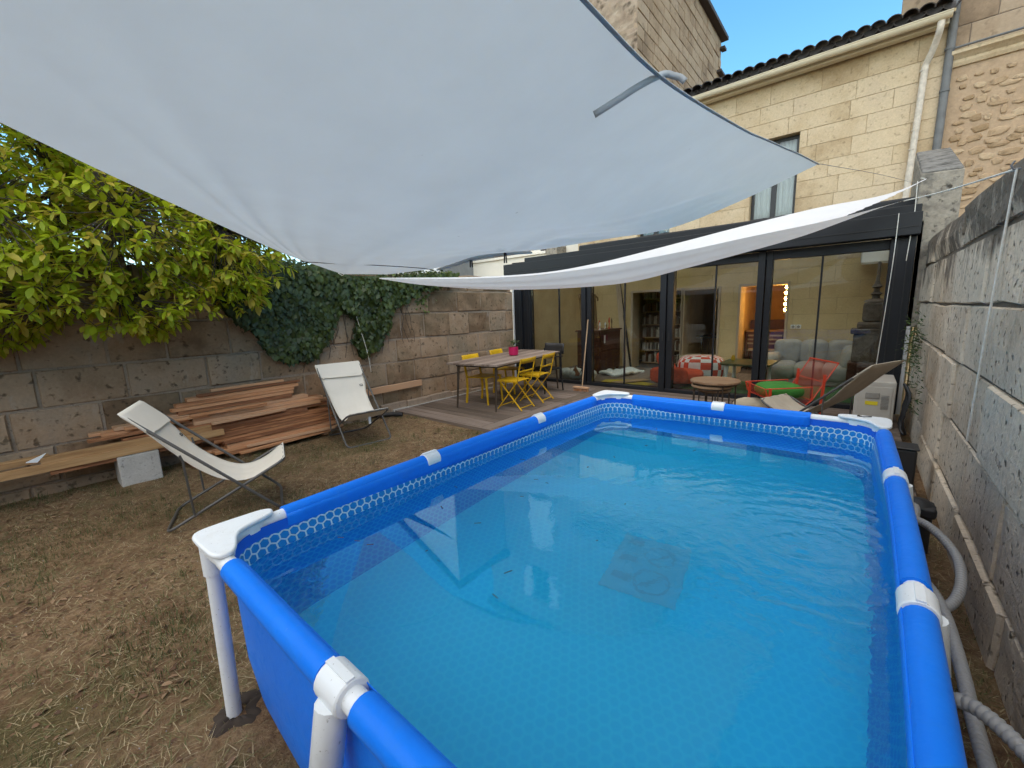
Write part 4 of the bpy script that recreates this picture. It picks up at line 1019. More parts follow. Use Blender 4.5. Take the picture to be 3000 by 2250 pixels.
def sailpt(s, t):
    a_, b_ = fAR(s), fAD(s); p = a_.lerp(b_, t)+(fRD(t)-sR.lerp(sD, t))*s
    e = s*(1-s)*t*(1-t)
    z = -.20*e
    w = min(1, s*4)*min(1, (1-s)*3)
    for t0, wd, am in ((.80, .018, .005), (.90, .014, .008), (.70, .028, .004), (.955, .010, .006), (.52, .035, .003)):
        tt = t0+.05*math.sin(s*3+t0*9)
        z += am*w*math.exp(-((t-tt)/wd)**2)*min(1, (1-t)*10)*min(1, t*12)
    # tension folds running from the tip to the pegs
    d = p-sR; d.z = 0; r_ = d.length; an = math.atan2(d.y, d.x)
    a_0 = math.atan2(1.718-sR.y, .077-sR.x)
    for k, (da, wd, am) in enumerate(((.03, .010, .010), (.070, .009, -.006), (.120, .011, .010), (.180, .012, -.005), (.235, .014, .007))):
        z += am*math.exp(-((an-a_0-da)/wd)**2)*min(1, r_*1.2)*max(0, 1-(r_/2.6)**2)*min(1, t*25)
    q = p-Vector((.077, 1.718, 1.93)); qr = math.hypot(q.x, q.y); qa = math.atan2(q.y, q.x)
    z += .012*math.sin(qa*9)*math.exp(-(qr/.35)**2)*min(1, t*10)
    z += .0025*noise.noise(Vector((p.x*1.6, p.y*1.6, 0)))*min(1, e*40)
    return (p.x, p.y, p.z+z)
sl = thing('sun_sail', 'large grey-white triangular sun sail stretched over the pool', 'sun sail', (.2, 1.3, 2.0))
nS, nT = 110, 130
sm = MB(); sm.grid(lambda u, v: sailpt(.004+.996*u, v), nS, nT); sm.build('cloth', M['sail'], sl, smooth=True)
def hemline(f, off, nm, w=.03):
    mb = MB(); n = 70; vs = []; fs = []
    for k in range(n+1):
        p = f(k/n); q = f(min(1, k/n+.01))-f(max(0, k/n-.01)); q.normalize(); sd_ = Vector(off); sd_ = (sd_-q*sd_.dot(q)).normalized()
        vs += [p-Vector((0, 0, .004))+sd_*-.004, p-Vector((0, 0, .004))+sd_*w]
    for k in range(n): fs.append((2*k, 2*k+1, 2*k+3, 2*k+2))
    mb.add(vs, fs); mb.build(nm, M['strap'], sl, smooth=True, solid=.003)
hemline(lambda t: Vector(sailpt(1, t)), (-1, 0, -.1), 'edge_webbing', .006)
st_ = MB(); e0 = Vector(sailpt(1, .535))
sp = [e0+rt*.058-up*.010, e0+rt*.045+up*.001, e0+rt*.026+up*.006, e0+rt*.004+up*.008-fw*.004, e0-rt*.03-up*.014-fw*.022, e0-rt*.09-up*.055-fw*.038, e0-rt*.14-up*.092-fw*.046, e0-rt*.205-up*.138-fw*.056]
vs = []; fs = []; sq = smooth_path(sp, 4)
for k, p in enumerate(sq):
    tdir = (sq[min(k+1, len(sq)-1)]-sq[max(k-1, 0)]).normalized(); sd_ = tdir.cross(Vector((-.31, .85, .42))).normalized()
    vs += [p+sd_*.0085, p-sd_*.0085]
for k in range(len(vs)//2-1): fs.append((2*k, 2*k+1, 2*k+3, 2*k+2))
st_.add(vs, fs); st_.build('hanging_strap', M['strap'], sl, smooth=True, solid=.004)
# cord slung under the sail
wr = MB(); wp = []
for s, t in ((.33, .88), (.40, .62), (.42, .40), (.43, .20), (.44, .10), (.45, .0)):
    q = Vector(sailpt(s, t)); wp.append(q-Vector((0, 0, .02)))
wr.tube(smooth_path([Vector((-1.02, .93, 1.94)), Vector((-.75, .98, 1.905)), Vector((-.55, 1.10, 1.885)), Vector((-.43, 1.25, 1.872)), Vector((-.40, 1.42, 1.868)), Vector((-.45, 1.565, 1.868))], 6), .0028, 6)
tag(wr.build('thin_cord', M['wire']), 'thin dark cord slung beneath the big sail', 'cord')
for k, (px, lab) in enumerate((((-.155, 1.625, 1.905), 'dark clothes peg clipped to the curled sail hem'), ((.072, 1.70, 1.915), 'dark clothes peg at the puckered point of the sail edge'))):
    pg = thing('clothes_peg', lab, 'clothes peg', px, .7, 'pegs on the sail hem')
    for s in (-1, 1):
        MB().bar((s*.004, 0, .022), (s*.007, 0, -.042), .009, .010, (0, 1, 0)).build('jaw', M['pump'], pg, local=True, bev=.002)
    MB().tube([(-.009, 0, .004), (.009, 0, .004)], .005, 8).build('spring', M['wire'], pg, local=True)
# curled hem between the two pegs
ch_ = MB(); hp = [fAR(t_) for t_ in (.40, .43, .46, .49, .52, .545)]
ch_.tube(smooth_path([p+Vector((0, 0, -.012+.020*math.sin(math.pi*i/5))) for i, p in enumerate(hp)], 5), lambda i: .006+.014*math.sin(math.pi*min(1, i/25)), 10)
ch_.build('rolled_hem', M['sail'], sl, smooth=True)

def at(px, py, ax, v):
    d = fw+rt*((px-1500)/FPX)-up*((py-1125)/FPX); i = 'xyz'.index(ax); return CAM+d*((v-CAM[i])/d[i])
def on_plane(px, py, P, n):
    d = fw+rt*((px-1500)/FPX)-up*((py-1125)/FPX); n = Vector(n); return CAM+d*((Vector(P)-CAM).dot(n)/d.dot(n))
# second sail: slung from the left wall to the pier and the right wall, sagging like a hammock
T1 = Vector((-3.0, 2.76, 2.09)); T3 = Vector((2.04, 5.2, 2.47)); T2 = Vector((2.27, 6.95, 2.98))
def vplane(a_, b_): d = b_-a_; return Vector((d.y, -d.x, 0)).normalized()
nN, nF = vplane(T1, T3), vplane(T1, T2)
near = curve([on_plane(*q, T1, nN) for q in ((1110, 815), (1300, 818), (1500, 812), (1640, 799), (1800, 776), (2000, 738), (2200, 694), (2400, 652), (2560, 612), (2660, 584))])
mid_ = T1+Vector((.0, .0, 0)); nL = vplane(T1, T3+Vector((-.1, .35, 0)))
low = curve([on_plane(*q, T1, nL) for q in ((1112, 817), (1250, 836), (1500, 846), (1800, 833), (2000, 788), (2200, 735), (2350, 692), (2480, 645), (2570, 612), (2640, 590))])
far = curve([on_plane(*q, T1, nF) for q in ((1112, 814), (1400, 811), (1600, 797), (1750, 770), (1850, 746), (2000, 707), (2200, 655), (2400, 607), (2560, 578), (2650, 552), (2716, 522))])
def sail2(u, v):
    # v 0 near hem .. .35 trough .. 1 far hem; far half is cut away in a V at the right end
    a_, l_, f_ = near(u), low(u), far(u)
    if v < .4:
        t = v/.4; p = a_.lerp(l_, t); p.z -= .03*math.sin(math.pi*t)*math.sin(math.pi*u)*.4
    else:
        t = (v-.4)/.6; uu = u
        p = l_.lerp(f_, t); p.z -= .10*math.sin(math.pi*t)*math.sin(math.pi*u)
    p.z += .006*math.sin(v*34+u*3)*math.sin(math.pi*u)
    return p
s2 = thing('sun_sail', 'narrow white sun sail slung in front of the glass veranda', 'sun sail', (-.3, 4.6, 2.0))
mb = MB(); NU, NV = 90, 44
def notch(u, v): return u > .86 and abs(v-.62) < (u-.86)/.14*.36
vs = [sail2(i/NU, j/NV) for j in range(NV+1) for i in range(NU+1)]; fs = []
for j in range(NV):
    for i in range(NU):
        if notch((i+.5)/NU, (j+.5)/NV): continue
        fs.append((j*(NU+1)+i, j*(NU+1)+i+1, (j+1)*(NU+1)+i+1, (j+1)*(NU+1)+i))
mb.add(vs, fs); mb.build('cloth', M['sail2'], s2, smooth=True)

# ropes
def rope(pts, r, m, lab, n=5, name='rope'):
    return tag(MB().tube(smooth_path(pts, n), r, 7).build(name, m, smooth=True), lab, 'rope')
HK = Vector((-4.0, 2.79, 2.21))
rope([sA, (-3.1, 2.36, 2.08), HK], .004, M['rope'], 'white rope tying the big sail to the ivy covered wall')
rope([T1, (-3.5, 2.78, 2.13), HK+Vector((0, .03, .0))], .004, M['brownrope'], 'reddish cord tying the narrow sail to the ivy covered wall')
rope([HK+Vector((.02, 0, 0)), HK+Vector((.05, -.02, -.06)), HK+Vector((.04, -.02, -.17))], .005, M['rope'], 'short loose white rope end at the wall hook')
rope([(-3.93, 2.92, 1.85), (-3.90, 2.98, 1.5), (-3.86, 3.06, 1.05), (-3.84, 3.08, .75)], .004, M['rope'], 'white rope hanging down the ivy behind the deck chair')
rope([(-3.93, 3.38, 2.16), (-3.93, 3.42, 1.8), (-3.94, 3.47, 1.3), (-3.95, 3.50, 1.0)], .0035, M['brownrope'], 'brown cord hanging down beside the ivy')
RH = Vector((2.35, 2.92, 2.175))
rope([T3, T3.lerp(RH, .5)-Vector((0, 0, .012)), RH], .0055, M['rope'], 'white rope from narrow sail to the right wall hook')
rope([RH, (2.345, 2.98, 1.5), (2.345, 3.05, .75)], .0055, M['rope'], 'white rope hanging down the grey right wall')
rope([T2, (2.235, 7.0, 3.0)], .004, M['rope'], 'short rope tying the narrow sail to the pier')
rope([(2.21, 6.98, 2.97), (2.215, 6.95, 2.6), (2.20, 6.93, 2.25), (2.19, 6.92, 2.03)], .0045, M['rope'], 'loose rope tail hanging from the pier')
rope([(2.07, 6.85, 2.60), (2.065, 6.84, 2.0), (2.03, 6.84, 1.0), (2.00, 6.84, .22)], .0045, M['rope'], 'long white cord hanging before the right veranda post')
rope([sR, (1.85, 5.0, 2.70), (2.23, 7.0, 2.93)], .0018, M['wire'], 'thin wire from the big sail tip to the pier')
hk = MB(); hk.tube([RH+Vector((.02, 0, 0)), RH+Vector((-.01, 0, .0)), RH+Vector((-.02, 0, .02)), RH+Vector((-.01, 0, .04))], .005, 6); tag(hk.build('wall_hook', M['wire']), 'small metal hook on the right wall holding the rope', 'hook')

# ================================================================== GARDEN FURNITURE
def deck_chair(label, loc, rz, fabric, tagc=True, rec=0):
    t = thing('deck_chair', label, 'deck chair', loc, rz, 'canvas deck chairs')
    w1, w2 = .285, .262; r = .0115
    hx, hz = -.12-rec, .95-rec*.4
    f1 = fillet([(hx, -w1, hz), (.77, -w1, r), (.77, w1, r), (hx, w1, hz)], .07, 5, True)
    MB().tube(f1, r, 9, closed=True).build('long_frame', M['frame'], t, local=True, smooth=True)
    f2 = fillet([(.83, -w2, .425), (0, -w2, r), (0, w2, r), (.83, w2, .425)], .08, 5, True)
    MB().tube(f2, r, 9, closed=True).build('seat_frame', M['frame'], t, local=True, smooth=True)
    for s in (-1, 1):
        MB().tube([(.16, s*(w1+.0), .60), (.17, s*(w1-.012), .55), (.185, s*(w1-.012), .13), (.19, s*(w2), .095)], .008, 8).build('strut', M['frame'], t, local=True, smooth=True)
    prof = smooth_path([(hx-.015, hz+.012), (.03-rec*.8, .76-rec*.3), (.16-rec*.4, .565-rec*.2), (.29, .425), (.42, .335), (.55, .305), (.69, .345), (.835, .440)], 5)
    P2 = [(p[0], p[1]) for p in prof]
    N = len(P2)-1
    def cloth(u, v):
        i = min(N-1, int(u*N)); f = u*N-i; x = P2[i][0]*(1-f)+P2[i+1][0]*f; z = P2[i][1]*(1-f)+P2[i+1][1]*f
        wd = .288 if u < .17 else .288-.045*min(1, (u-.17)/.12)
        wd -= .012*math.sin(math.pi*max(0, (u-.3)/.7)); yy = (v*2-1)*wd
        sag = -.022*math.sin(math.pi*u)*(1-(v*2-1)**2)
        return (x, yy, z+sag+.0025*math.sin(v*23+u*9))
    MB().grid(cloth, 56, 18).build('sling', fabric, t, local=True, smooth=True, solid=.005)
    # pocket over the head bar
    d1 = Vector((.77-hx, 0, -hz)).normalized(); n1 = Vector((-d1.z, 0, d1.x)); sq_ = lambda w_, e: math.copysign(abs(w_)**e, w_)
    def sleeve(u, v):
        a_ = 2*math.pi*u; tt = -.022+.25*v; rim = min(1, (tt+.022)/.03)**.5 if tt < .008 else 1
        return Vector((hx, 0, hz))+d1*(tt+.012*math.sin(u*12.5)*v)+Vector((0, 1, 0))*sq_(math.cos(a_), .35)*(.300-.05*max(0, v-.8)*5)*(.97+.03*rim)+n1*(sq_(math.sin(a_), .8)*.019*rim-.012*v*(1-math.cos(a_)**2))
    MB().grid(sleeve, 36, 18, True).build('head_sleeve', fabric, t, local=True, smooth=True)
    if tagc:
        lx, lz = .10-rec*.5, .665-rec*.2
        lb = MB(); lb.tube(fillet([(lx, .19, lz), (lx, .225, lz), (lx+.014, .225, lz-.02), (lx+.014, .19, lz-.02)], .005, 3, True), .003, 6, closed=True); lb.build('logo_loop', M['pump'], t, local=True)
    return t
u1 = math.atan2(.937, .35)
m1 = Vector((-2.06, .17, 0))+Vector((-math.sin(u1), math.cos(u1), 0))*.285
dc1 = deck_chair('cream canvas deck chair seen from its side, between lumber and near pool corner', m1, u1, M['canvas'])
dc2 = deck_chair('pale canvas deck chair facing the pool in front of the ivy', (-3.55, 2.46, 0), R(-9), M['canvas'])
dc3 = deck_chair('taupe deck chair tipped back beyond the far right pool corner', (1.86, 4.95, .05), R(156), M['taupe'], False, .08)
# white care label below the front of the chair facing the pool
MB().box((.70, .03, .245), (.705, .06, .335)).build('care_label', M['white'], dc2, local=True)

# ---- reclaimed lumber ------------------------------------------------------
rl = random.Random(12)
ORD = ['lowest', 'second', 'third', 'fourth', 'fifth', 'sixth', 'seventh', 'eighth', 'ninth', 'tenth', 'eleventh', 'twelfth', 'thirteenth', 'fourteenth', 'fifteenth', 'topmost']
LB = 'reddish reclaimed timber board stacked along the garden wall'
def board(y0, y1, z, x, w, h, m='lumber', label=LB, group='stacked timber boards', name='timber_board', tilt=0, yaw=0):
    me = bevel_box_mesh('timber_board', M[m], w, y1-y0, h, .003)
    o = put(name, me, (x, (y0+y1)/2, z+h/2), None, (tilt+rl.uniform(-.004, .004), rl.uniform(-.05, .05), yaw+rl.uniform(-.018, .018)))
    return tag(o, label, 'timber', group)
for yb in (.75, 1.5, 2.2):
    o = put('timber_bearer', bevel_box_mesh('timber_bearer', M['lumber'], .34, .07, .045), (-3.83, yb, .012+.0225), None, (0, 0, rl.uniform(-.1, .1))); tag(o, 'short timber bearer under the %s of the lumber pile' % {.75: 'left end', 1.5: 'middle', 2.2: 'right end'}[yb], 'timber', 'bearers under the lumber')
z = .058; lay = 0
fronts = [-3.64, -3.65, -3.67, -3.66, -3.69, -3.70, -3.72, -3.71, -3.74, -3.75, -3.77, -3.80, -3.81, -3.84, -3.86, -3.88]
for k, fx in enumerate(fronts):
    h = rl.choice((.034, .038, .044)) if k not in (5,) else .06
    if k < 4: spans = [(1.03+rl.uniform(-.1, .2), 2.40+rl.uniform(-.15, .06))]
    elif k == 4: spans = [(.95, 2.33)]
    elif k in (5, 6): spans = [(-.30+.28*(k-5), 2.38-.06*(k-5))]
    elif k < 12: spans = [(.45+rl.uniform(-.35, .55), 2.25+rl.uniform(-.3, .16))]
    else: spans = [(.80+rl.uniform(-.15, .15), 1.95+rl.uniform(-.1, .12))]
    w = rl.choice((.095, .11, .12))
    x = fx-w/2+rl.uniform(-.02, .012); n = 0
    while x-w/2 > -4.03:
        for a_, b_ in spans:
            board(a_+rl.uniform(-.08, .08)*(n > 0), b_+rl.uniform(-.12, .05)*(n > 0), z, x, w-.004, h, 'lumber', ('front timber board in the %s layer of the lumber pile', 'inner timber board by the wall, %s layer of the lumber pile', 'innermost timber board against the wall, %s layer of the pile')[min(n, 2)] % (ORD[k]+(' from below' if 0 < k < 15 else '')))
        n += 1; x -= w+.006
    z += h+.004
ztop = z
# shorter offcuts on the left shoulder of the pile
for k, (a_, b_, zz, xx) in enumerate(((-.02, .62, .47, -3.82), (.08, .78, .50, -3.86), (.25, .95, .535, -3.80), (.0, .55, .505, -3.93), (.42, .72, .565, -3.90))):
    board(a_, b_, zz, xx, .10, .028, label=('lower offcut board on the left shoulder of the lumber pile', 'middle offcut board on the left shoulder of the lumber pile', 'longest offcut board on the left shoulder of the pile', 'offcut board against the wall on the left of the pile', 'shortest offcut topping the left shoulder of the pile')[k])
for k, (a_, b_, zz, xx, yw) in enumerate(((1.15, 2.25, .062, -3.60, .05), (1.25, 2.42, .10, -3.62, -.03), (.95, 1.75, .445, -3.69, .06), (.78, 1.55, .555, -3.74, -.04), (.9, 2.05, ztop+.004, -3.90, .03), (1.05, 1.85, ztop+.036, -3.93, -.02))):
    board(a_, b_, zz, xx, .045, .028, yaw=yw, label=('thin batten at the foot of the lumber pile, lower of two', 'thin batten at the foot of the lumber pile, upper of two', 'slanting batten lying on the middle of the pile', 'slanting batten on the upper middle of the pile', 'batten lying across the top of the lumber pile', 'shorter batten crowning the very top of the pile')[k])
# long pale beams carried by the concrete block
board(-2.6, 1.05, .302, -3.705, .075, .068, 'beam', 'long pale pine beam resting on the concrete block', None, 'timber_beam')
board(-.34, .95, .374, -3.735, .07, .058, 'beam', 'upper pale beam with a whitened end lying on the long beam', None, 'timber_beam')
board(-2.6, -.28, .372, -3.83, .09, .05, 'beam', 'pale beam lying behind, left of the whitened beam end', None, 'timber_beam')
tp = MB(); tp.add([(-3.70, -.36, .40), (-3.70, -.30, .465), (-3.70, -.425, .415), (-3.73, -.36, .40), (-3.73, -.30, .465), (-3.73, -.425, .415)], [(0, 1, 2), (5, 4, 3), (0, 3, 4, 1), (1, 4, 5, 2), (2, 5, 3, 0)])
tag(tp.build('paper_scrap', M['white']), 'small white paper scrap stuck at the beam end', 'scrap')
board(2.1, 4.10, .375, -3.955, .035, .10, 'lumber', 'lone reddish board sticking out along the wall toward the deck', None, 'timber_board')
brk = MB(); brk.box((-4.0, 2.85, 0), (-3.9, 3.0, .37)); tag(brk.build('support_block', M['garden_mortar'], bev=.01), 'low stone block holding up the lone board', 'block')
# concrete block
cb = MB(); cb.box((-3.95, .14, -.02), (-3.655, .46, .30)); cbo = cb.build('concrete_block', M['concrete'], bev=.012); tag(cbo, 'square pale concrete block holding up the beams', 'block')
kb = MB(); kb.box((-3.665, .23, .301), (-3.66+.005, .35, .302)); 
MB().box((-3.70, .25, .3005), (-3.685, .36, .3025)).build('crack', M['dirt'], cbo)
for k, (x, y_, s) in enumerate(((-3.55, .75, .08), (-3.5, 1.45, .06))):
    tag(MB().box((x, y_, 0), (x+s, y_+s*2, s*.6)).build('offcut', M['lumber'], bev=.004), ('small timber offcut on the grass below the pile, nearer the block', 'small timber offcut on the grass below the pile, nearer the pale chair')[k], 'offcut')
# black pipe stub at the deck corner
pst = MB(); pst.tube(fillet([(-3.95, 3.05, .05), (-3.80, 3.28, .05), (-3.62, 3.42, .045)], .1, 4), .035, 10); tag(pst.build('drain_pipe', M['pump'], smooth=True), 'black pipe stub on the ground at the deck corner', 'pipe')

# ---- dining table and chairs -----------------------------------------------
DZ = .05
tb = thing('dining_table', 'long weathered plank dining table with thin dark legs on the deck', 'table', (-2.95, 5.33, DZ), R(7.5))
tw_, tl_ = .98, 2.36
for k in range(7):
    bw = tw_/7; me = bevel_box_mesh('table_plank', M['tabletop'], bw-.003, tl_, .030, .003)
    o = bpy.data.objects.new('table_plank', me); col.objects.link(o); o.location = (-tw_/2+bw*(k+.5), rnd.uniform(-.004, .004), .735+rnd.uniform(-.001, .001)); o.parent = tb
MB().box((-.40, -1.05, .682), (.40, 1.05, .719)).build('apron', M['blackm'], tb, local=True)
for sx in (-1, 1):
    for sy in (-1, 1):
        MB().tube([(sx*.37, sy*1.02, .70), (sx*.385, sy*1.09, 0)], lambda i: (.024, .014)[i], 10).build('leg', M['bronze'], tb, local=True, smooth=True)
pot = thing('potted_plant', 'magenta pot with small green plant on the dining table', 'plant', (-2.945, 5.40, DZ+.751))
MB().lathe([(.055, 0), (.078, .012), (.088, .05), (.088, .15), (.083, .155), (.078, .15), (.078, .13)], (0, 0, 0), 22).build('pot', M['magenta'], pot, local=True, smooth=True)
MB().lathe([(.0, .125), (.077, .125)], (0, 0, 0), 16).build('soil', M['soil'], pot, local=True)

def leaf_faces(mb, shades, P, d, n, L, W, sh, fold=.25, curl=.15):
    """elliptic leaf from P along d with normal n"""
    d = d.normalized(); n = (n-d*n.dot(d)); n = n.normalized() if n.length > 1e-4 else d.orthogonal().normalized(); s = d.cross(n)
    prof = ((0, .05), (.25, .75), (.55, 1), (.82, .62), (1, .0))
    vs = []; fs = []
    for t, w in prof:
        c = P+d*L*t-n*curl*L*t*t
        vs += [c-s*W*.5*w+n*fold*W*.5*w, c, c+s*W*.5*w+n*fold*W*.5*w]
    for k in range(len(prof)-1):
        a_ = 3*k; fs += [(a_, a_+1, a_+4, a_+3), (a_+1, a_+2, a_+5, a_+4)]
    mb.add(vs, fs); shades += [sh]*len(vs)
def build_leaves(mb, shades, name, mat, parent, local=False, kind=None):
    o = mb.build(name, mat, parent, local=local, smooth=False)
    a_ = o.data.attributes.new('shade', 'FLOAT', 'POINT'); a_.data.foreach_set('value', shades)
    o.data.polygons.foreach_set('use_smooth', [True]*len(o.data.polygons))
    if kind: o['kind'] = kind
    return o
def rv3(r_): 
    v = Vector((r_.gauss(0, 1), r_.gauss(0, 1), r_.gauss(0, 1))); return v.normalized()
rp = random.Random(5); pm = MB(); psh = []
for k in range(90):
    a_ = rp.uniform(0, 6.28); h = rp.uniform(.14, .26); rad = rp.uniform(0, .08)*(h/.2)
    leaf_faces(pm, psh, Vector((rad*math.cos(a_), rad*math.sin(a_), h)), Vector((math.cos(a_), math.sin(a_), rp.uniform(.1, 1.0))), Vector((0, 0, 1)), .055, .022, rp.random())
build_leaves(pm, psh, 'foliage', M['weed'], pot, True)

def plain_chair(label, loc, rz):
    t = thing('garden_chair', label, 'chair', loc, rz, 'yellow chairs at the table')
    MB().grid(lambda u, v: ((u-.5)*.44, (v-.5)*.44*(1-.08*u), .46-.018*math.sin(math.pi*u)*math.sin(math.pi*v)-.02*(1-u)*.5), 10, 10).build('seat', M['yellow'], t, local=True, smooth=True, solid=.018)
    for sx, sy in ((1, 1), (1, -1)): MB().tube([(.19, sy*.19, .45), (.22, sy*.20, 0)], lambda i: (.022, .017)[i], 10).build('leg', M['yellow'], t, local=True, smooth=True)
    for sy in (1, -1): MB().tube([(-.30, sy*.185, .80), (-.235, sy*.19, .47), (-.22, sy*.20, .25), (-.25, sy*.205, 0)], .021, 10).build('rear_leg', M['yellow'], t, local=True, smooth=True)
    MB().grid(lambda u, v: (-.29-.03*math.cos((u-.5)*2)-.035*v+.03, (u-.5)*.42, .70+.115*v), 10, 4).build('backrest', M['yellow'], t, local=True, smooth=True, solid=.018)
    return t
plain_chair('yellow solid chair at the near left side of the dining table', (-3.10, 4.78, DZ), R(4))
plain_chair('yellow solid chair at the far left side of the dining table', (-3.32, 5.72, DZ), R(8))
def fold_chair(label, loc, rz):
    t = thing('folding_chair', label, 'chair', loc, rz, 'yellow folding chairs')
    w = .205
    for s in (-1, 1):
        y_ = s*w
        MB().bar((-.27, y_, .82), (-.18, y_, .46), .012, .022, (0, 1, 0)).build('back_upright', M['yellow'], t, local=True)
        MB().bar((-.18, y_, .46), (.20, y_, 0.008), .012, .022, (0, 1, 0)).build('front_leg', M['yellow'], t, local=True)
        MB().bar((.16, s*(w-.022), .45), (-.24, s*(w-.022), .008), .012, .022, (0, 1, 0)).build('rear_leg', M['yellow'], t, local=True)
    for k in range(5):
        x = -.16+k*.085; MB().box((x, -w+.012, .455), (x+.07, w-.012, .468)).build('seat_slat', M['yellow'], t, local=True, bev=.003)
    MB().box((-.19, -w+.006, .442), (.20, -w+.012, .453)).build('seat_rail', M['yellow'], t, local=True); MB().box((-.19, w-.012, .442), (.20, w-.006, .453)).build('seat_rail', M['yellow'], t, local=True)
    for z0, z1 in ((.74, .815), (.60, .63)):
        xa = -.27+(.82-z1)*.25; MB().grid(lambda u, v: (-.27+(.82-(z0+(z1-z0)*v))*.25-.014*math.sin(math.pi*u), (u-.5)*2*w, z0+(z1-z0)*v), 8, 1).build('back_slat', M['yellow'], t, local=True, smooth=True, solid=.006)
    MB().bar((.155, -w, .06), (.155, w, .06), .012, .012).build('foot_bar', M['yellow'], t, local=True); MB().bar((-.21, -w+.02, .045), (-.21, w-.02, .045), .012, .012).build('foot_bar', M['yellow'], t, local=True)
    return t
fold_chair('yellow folding chair at the near right side of the dining table', (-2.36, 4.70, DZ), R(185))
fold_chair('yellow folding chair at the far right side of the dining table', (-2.42, 5.34, DZ), R(188))
ac_ = thing('black_armchair', 'black slim armchair at the veranda end of the dining table', 'chair', (-2.78, 6.12, DZ), R(-100))
for sx, sy, top in ((.23, .24, .66), (.23, -.24, .66), (-.24, .22, .80), (-.24, -.22, .80)):
    MB().tube([(sx*.92, sy, top), (sx*.95, sy*.98, .40), (sx*1.1, sy*1.02, 0)], lambda i: (.013, .018, .013)[i], 9).build('leg', M['blackm'], ac_, local=True, smooth=True)
MB().box((-.24, -.225, .42), (.24, .225, .455)).build('seat', M['blackm'], ac_, local=True, bev=.012)
for s in (-1, 1): MB().bar((-.24, s*.24, .665), (.25, s*.245, .67), .045, .018).build('armrest', M['blackm'], ac_, local=True, bev=.006)
MB().grid(lambda u, v: (-.25-.04*math.cos((u-.5)*3)+.0-.03*v, (u-.5)*.50, .70+.20*v), 12, 3).build('backrest', M['blackm'], ac_, local=True, smooth=True, solid=.018)

# ---- broom -------------------------------------------------------------------
br = thing('broom', 'wooden push broom leaning on a veranda post', 'broom', (-2.17, 6.42, DZ))
MB().tube([(-2.15, 6.44, .13), (-2.345, 7.02, 1.37)], .012, 9).build('handle', M['broomwood'], br, smooth=True)
MB().box((-2.33, 6.39, .10), (-2.00, 6.46, .135)).build('head', M['lumber'], br, bev=.006)
bb = MB()
for k in range(60): x = -2.32+.31*k/59; bb.bar((x, 6.425+rnd.uniform(-.02, .02), .10), (x+rnd.uniform(-.006, .006), 6.42+rnd.uniform(-.035, .035), .052), .006, .005)
bb.build('bristles', M['lumber'], br)

# ---- nested round tables ---------------------------------------------------------
nest = [(.40, 5.50, .30, .55, 'largest round wooden nesting table with thin metal legs'), (.37, 5.48, .25, .49, 'middle round nesting table tucked under the largest'), (.39, 5.52, .205, .435, 'smallest round nesting table at the bottom of the nest')]
for x, y_, r_, h, lab in nest:
    t = thing('nesting_table', lab, 'side table', (x, y_, DZ), rnd.uniform(0, 2), 'nested round tables')
    MB().lathe([(r_-.01, h-.032), (r_, h-.026), (r_, h-.006), (r_-.006, h)], (0, 0, 0), 40).build('top', M['nestwood'], t, local=True, smooth=True)
    MB().tube([(r_*.88*math.cos(6.283*k/32), r_*.88*math.sin(6.283*k/32), h-.045) for k in range(32)], .009, 8, closed=True).build('ring', M['bronze'], t, local=True, smooth=True)
    for k in range(4):
        a_ = 1.571*k+.5; MB().tube([(r_*.88*math.cos(a_), r_*.88*math.sin(a_), h-.04), (r_*.90*math.cos(a_), r_*.90*math.sin(a_), 0)], .009, 8).build('leg', M['bronze'], t, local=True, smooth=True)

# ---- orange-red wire armchair with green cushion ----------------------------------
rc = thing('wire_armchair', 'orange-red wire armchair with angular basket frame on the deck', 'chair', (1.08, 6.25, DZ), R(212))
rr_ = .010
def wq(pts, r=.0045, nm='wire', m='red'): MB().tube(pts, r, 6).build(nm, M[m], rc, local=True, smooth=True)
W = .31
prof = [(.36, .42), (.33, .30), (.27, .255), (-.12, .20), (-.20, .27), (-.47, .74)]
for s in (-1, 1):
    wq([(p[0], s*W, p[1]) for p in prof], .008, 'side_rail')
    wq([(.36, s*W, .42), (-.20, s*W, .44), (-.20, s*W, .27)], .008, 'arm_rail')
    MB().bar((.30, s*W, .43), (.31, s*W, 0), .028, .028, (0, 1, 0)).build('front_leg', M['red'], rc, local=True, bev=.004)
    MB().bar((-.33, s*W, .60), (-.30, s*W, 0), .028, .028, (0, 1, 0)).build('rear_leg', M['red'], rc, local=True, bev=.004)
N = 15
for k in range(N+1):
    y_ = -W+2*W*k/N; wq([(p[0], y_, p[1]) for p in prof], .0026)
for p in (prof[0], (.30, .275), (.1, .232), (-.12, .20), prof[4], (-.335, .50), prof[5]): wq([(p[0], -W, p[1]), (p[0], W, p[1])], .005, 'cross_wire')
MB().bar((prof[5][0], -W-.01, .745), (prof[5][0], W+.01, .745), .018, .018).build('top_bar', M['red'], rc, local=True, bev=.003)
gc = MB(); gc.grid(lambda u, v: ((.06+.26*math.copysign(abs(math.cos(2*math.pi*u))**.6, math.cos(2*math.pi*u))*math.sin(math.pi*v)**.5), .27*math.copysign(abs(math.sin(2*math.pi*u))**.6, math.sin(2*math.pi*u))*math.sin(math.pi*v)**.5, .355-.10*math.cos(math.pi*v)), 32, 10, True)
gco = gc.build('seat_cushion', M['green'], None, smooth=True); gco.matrix_basis = rc.matrix_basis @ Matrix.Translation((0, 0, .0)); tag(gco, 'green seat cushion lying in the orange-red wire armchair', 'cushion')
